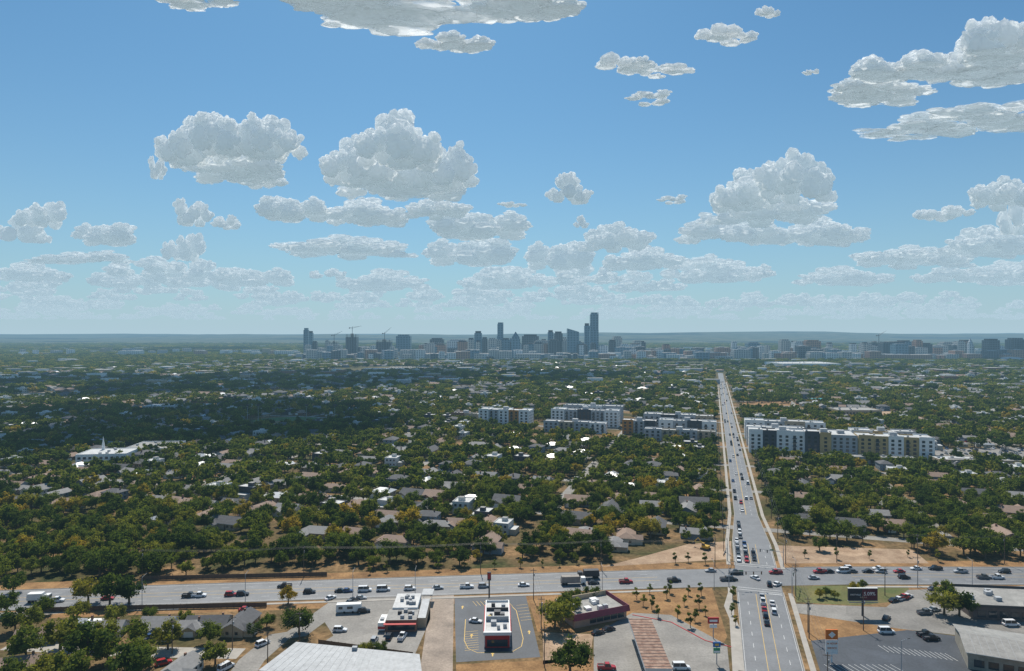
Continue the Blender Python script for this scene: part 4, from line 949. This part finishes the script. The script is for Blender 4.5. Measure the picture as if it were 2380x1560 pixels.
for c in [(1000,0,330,105),(1060,90,90,45),(780,-5,130,50),(1230,0,130,65),(460,5,95,28),
 (2290,110,190,120),(2110,140,130,70),(2390,60,150,120),(2060,225,150,40),(2290,290,210,50),(2110,315,140,22),
 (1450,140,80,45),(1550,160,70,28),(1520,232,62,20),(1690,70,75,46),(1785,20,30,28),(1885,165,22,14),
 (545,325,100,64),(450,350,85,58),(635,340,90,54),(530,395,150,50),(362,395,24,28),(600,425,75,26),
 (920,350,120,72),(830,395,105,62),(1030,400,85,58),(920,430,185,60),
 (1320,448,60,36),(690,492,95,36),(845,505,115,36),(1130,530,140,42),(790,582,170,34),(1080,592,130,38),(1020,492,85,30),
 (1840,425,100,68),(1740,460,95,50),(1700,545,140,42),(1900,550,115,36),(1800,495,150,50),
 (1440,560,90,38),(1570,466,40,12),(1190,478,38,10),(1350,520,20,14),
 (100,505,72,42),(50,540,65,36),(235,550,90,32),(440,500,52,34),(430,580,60,42),(200,605,130,20),(530,520,38,18),
 (2190,500,72,26),(2330,460,90,44),(2290,575,120,38),(2370,510,60,46),(2110,605,150,32),(1290,600,95,38),(1500,610,110,30),(600,648,110,26),(470,635,65,24),(1690,640,110,28),(2250,640,120,24),(1950,650,120,24),(60,640,100,24),(900,660,120,26),(1200,655,110,26),(300,655,90,22)]:
    cumulus(*c)
fc=[[] for _ in CL]
for i in range(560):
    y=math.sqrt(rk.uniform(14**2,58**2))*1000; x=rk.uniform(-.82,.82)*y
    if noise.noise((x/6000,y/9000,1))<-.12: continue
    fc[rk.randrange(4)].append((x,y,1300,rk.uniform(0,6.28),rk.uniform(400,1050)))
for i,pts in enumerate(fc):
    me=CL[i].copy(); 
    for v in me.vertices: v.co.z*=.6
    p=pts[0]; o=place('cloud',me,p[:3],p[3],600); inst('distant_clouds',pts[1:],o)
def shade_cloud(cx,cy,rx,ry,Z=2500):  # unseen cloud above the view, set sunward so its shadow falls here
    ox,oy=sd.x/sd.z*Z,sd.y/sd.z*Z
    o=bpy.data.objects.new('cloud',CF[0]); o.location=(cx+ox,cy+oy,Z); o.scale=(rx,ry,rx*.3); S.collection.objects.link(o)
shade_cloud(-430,760,340,310); shade_cloud(-700,1350,560,430)

# ------------------------------------------------------------ sun, sky
sl=bpy.data.lights.new('sun','SUN'); sl.energy=5.0; sl.angle=math.radians(.5); sl.color=(1,.94,.84)
so=bpy.data.objects.new('sun',sl); so.rotation_euler=(-sd).to_track_quat('-Z','Y').to_euler(); S.collection.objects.link(so)
Wd=bpy.data.worlds.new('World'); S.world=Wd; Wd.use_nodes=True; n=Wd.node_tree.nodes; l=Wd.node_tree.links; n.clear()
sky=n.new('ShaderNodeTexSky'); sky.sky_type='NISHITA'; sky.sun_disc=False; sky.sun_elevation=el; sky.sun_rotation=az; sky.air_density=1.0; sky.dust_density=0.8; sky.ozone_density=3.0
tc=n.new('ShaderNodeTexCoord'); sp=n.new('ShaderNodeSeparateXYZ'); l.new(tc.outputs['Generated'],sp.inputs[0])
def M(op,a,b_=None):
    x=n.new('ShaderNodeMath'); x.operation=op
    for i,q in enumerate((a,b_)):
        if q is None: continue
        if isinstance(q,(int,float)): x.inputs[i].default_value=q
        else: l.new(q,x.inputs[i])
    return x.outputs[0]
tint=n.new('ShaderNodeVectorMath'); tint.operation='MULTIPLY'; tint.inputs[1].default_value=(.42,.78,.92); l.new(sky.outputs[0],tint.inputs[0])
hz=M('MULTIPLY',M('EXPONENT',M('MULTIPLY',M('MAXIMUM',sp.outputs[2],0.0),-6.5)),.95)
mx=n.new('ShaderNodeMix'); mx.data_type='RGBA'; l.new(hz,mx.inputs[0]); l.new(tint.outputs[0],mx.inputs[6]); mx.inputs[7].default_value=(4.4,6.0,7.0,1)
bg=n.new('ShaderNodeBackground'); bg.inputs[1].default_value=.1; l.new(mx.outputs[2],bg.inputs[0]); wo=n.new('ShaderNodeOutputWorld'); l.new(bg.outputs[0],wo.inputs[0])

cam=bpy.data.cameras.new('camera'); cam.lens=24; cam.sensor_width=36; cam.clip_end=150000; cam.clip_start=.5
co=bpy.data.objects.new('camera',cam); co.location=(0,0,H); co.rotation_euler=(math.pi/2,0,0); S.collection.objects.link(co); S.camera=co
cam.shift_y=-0.001
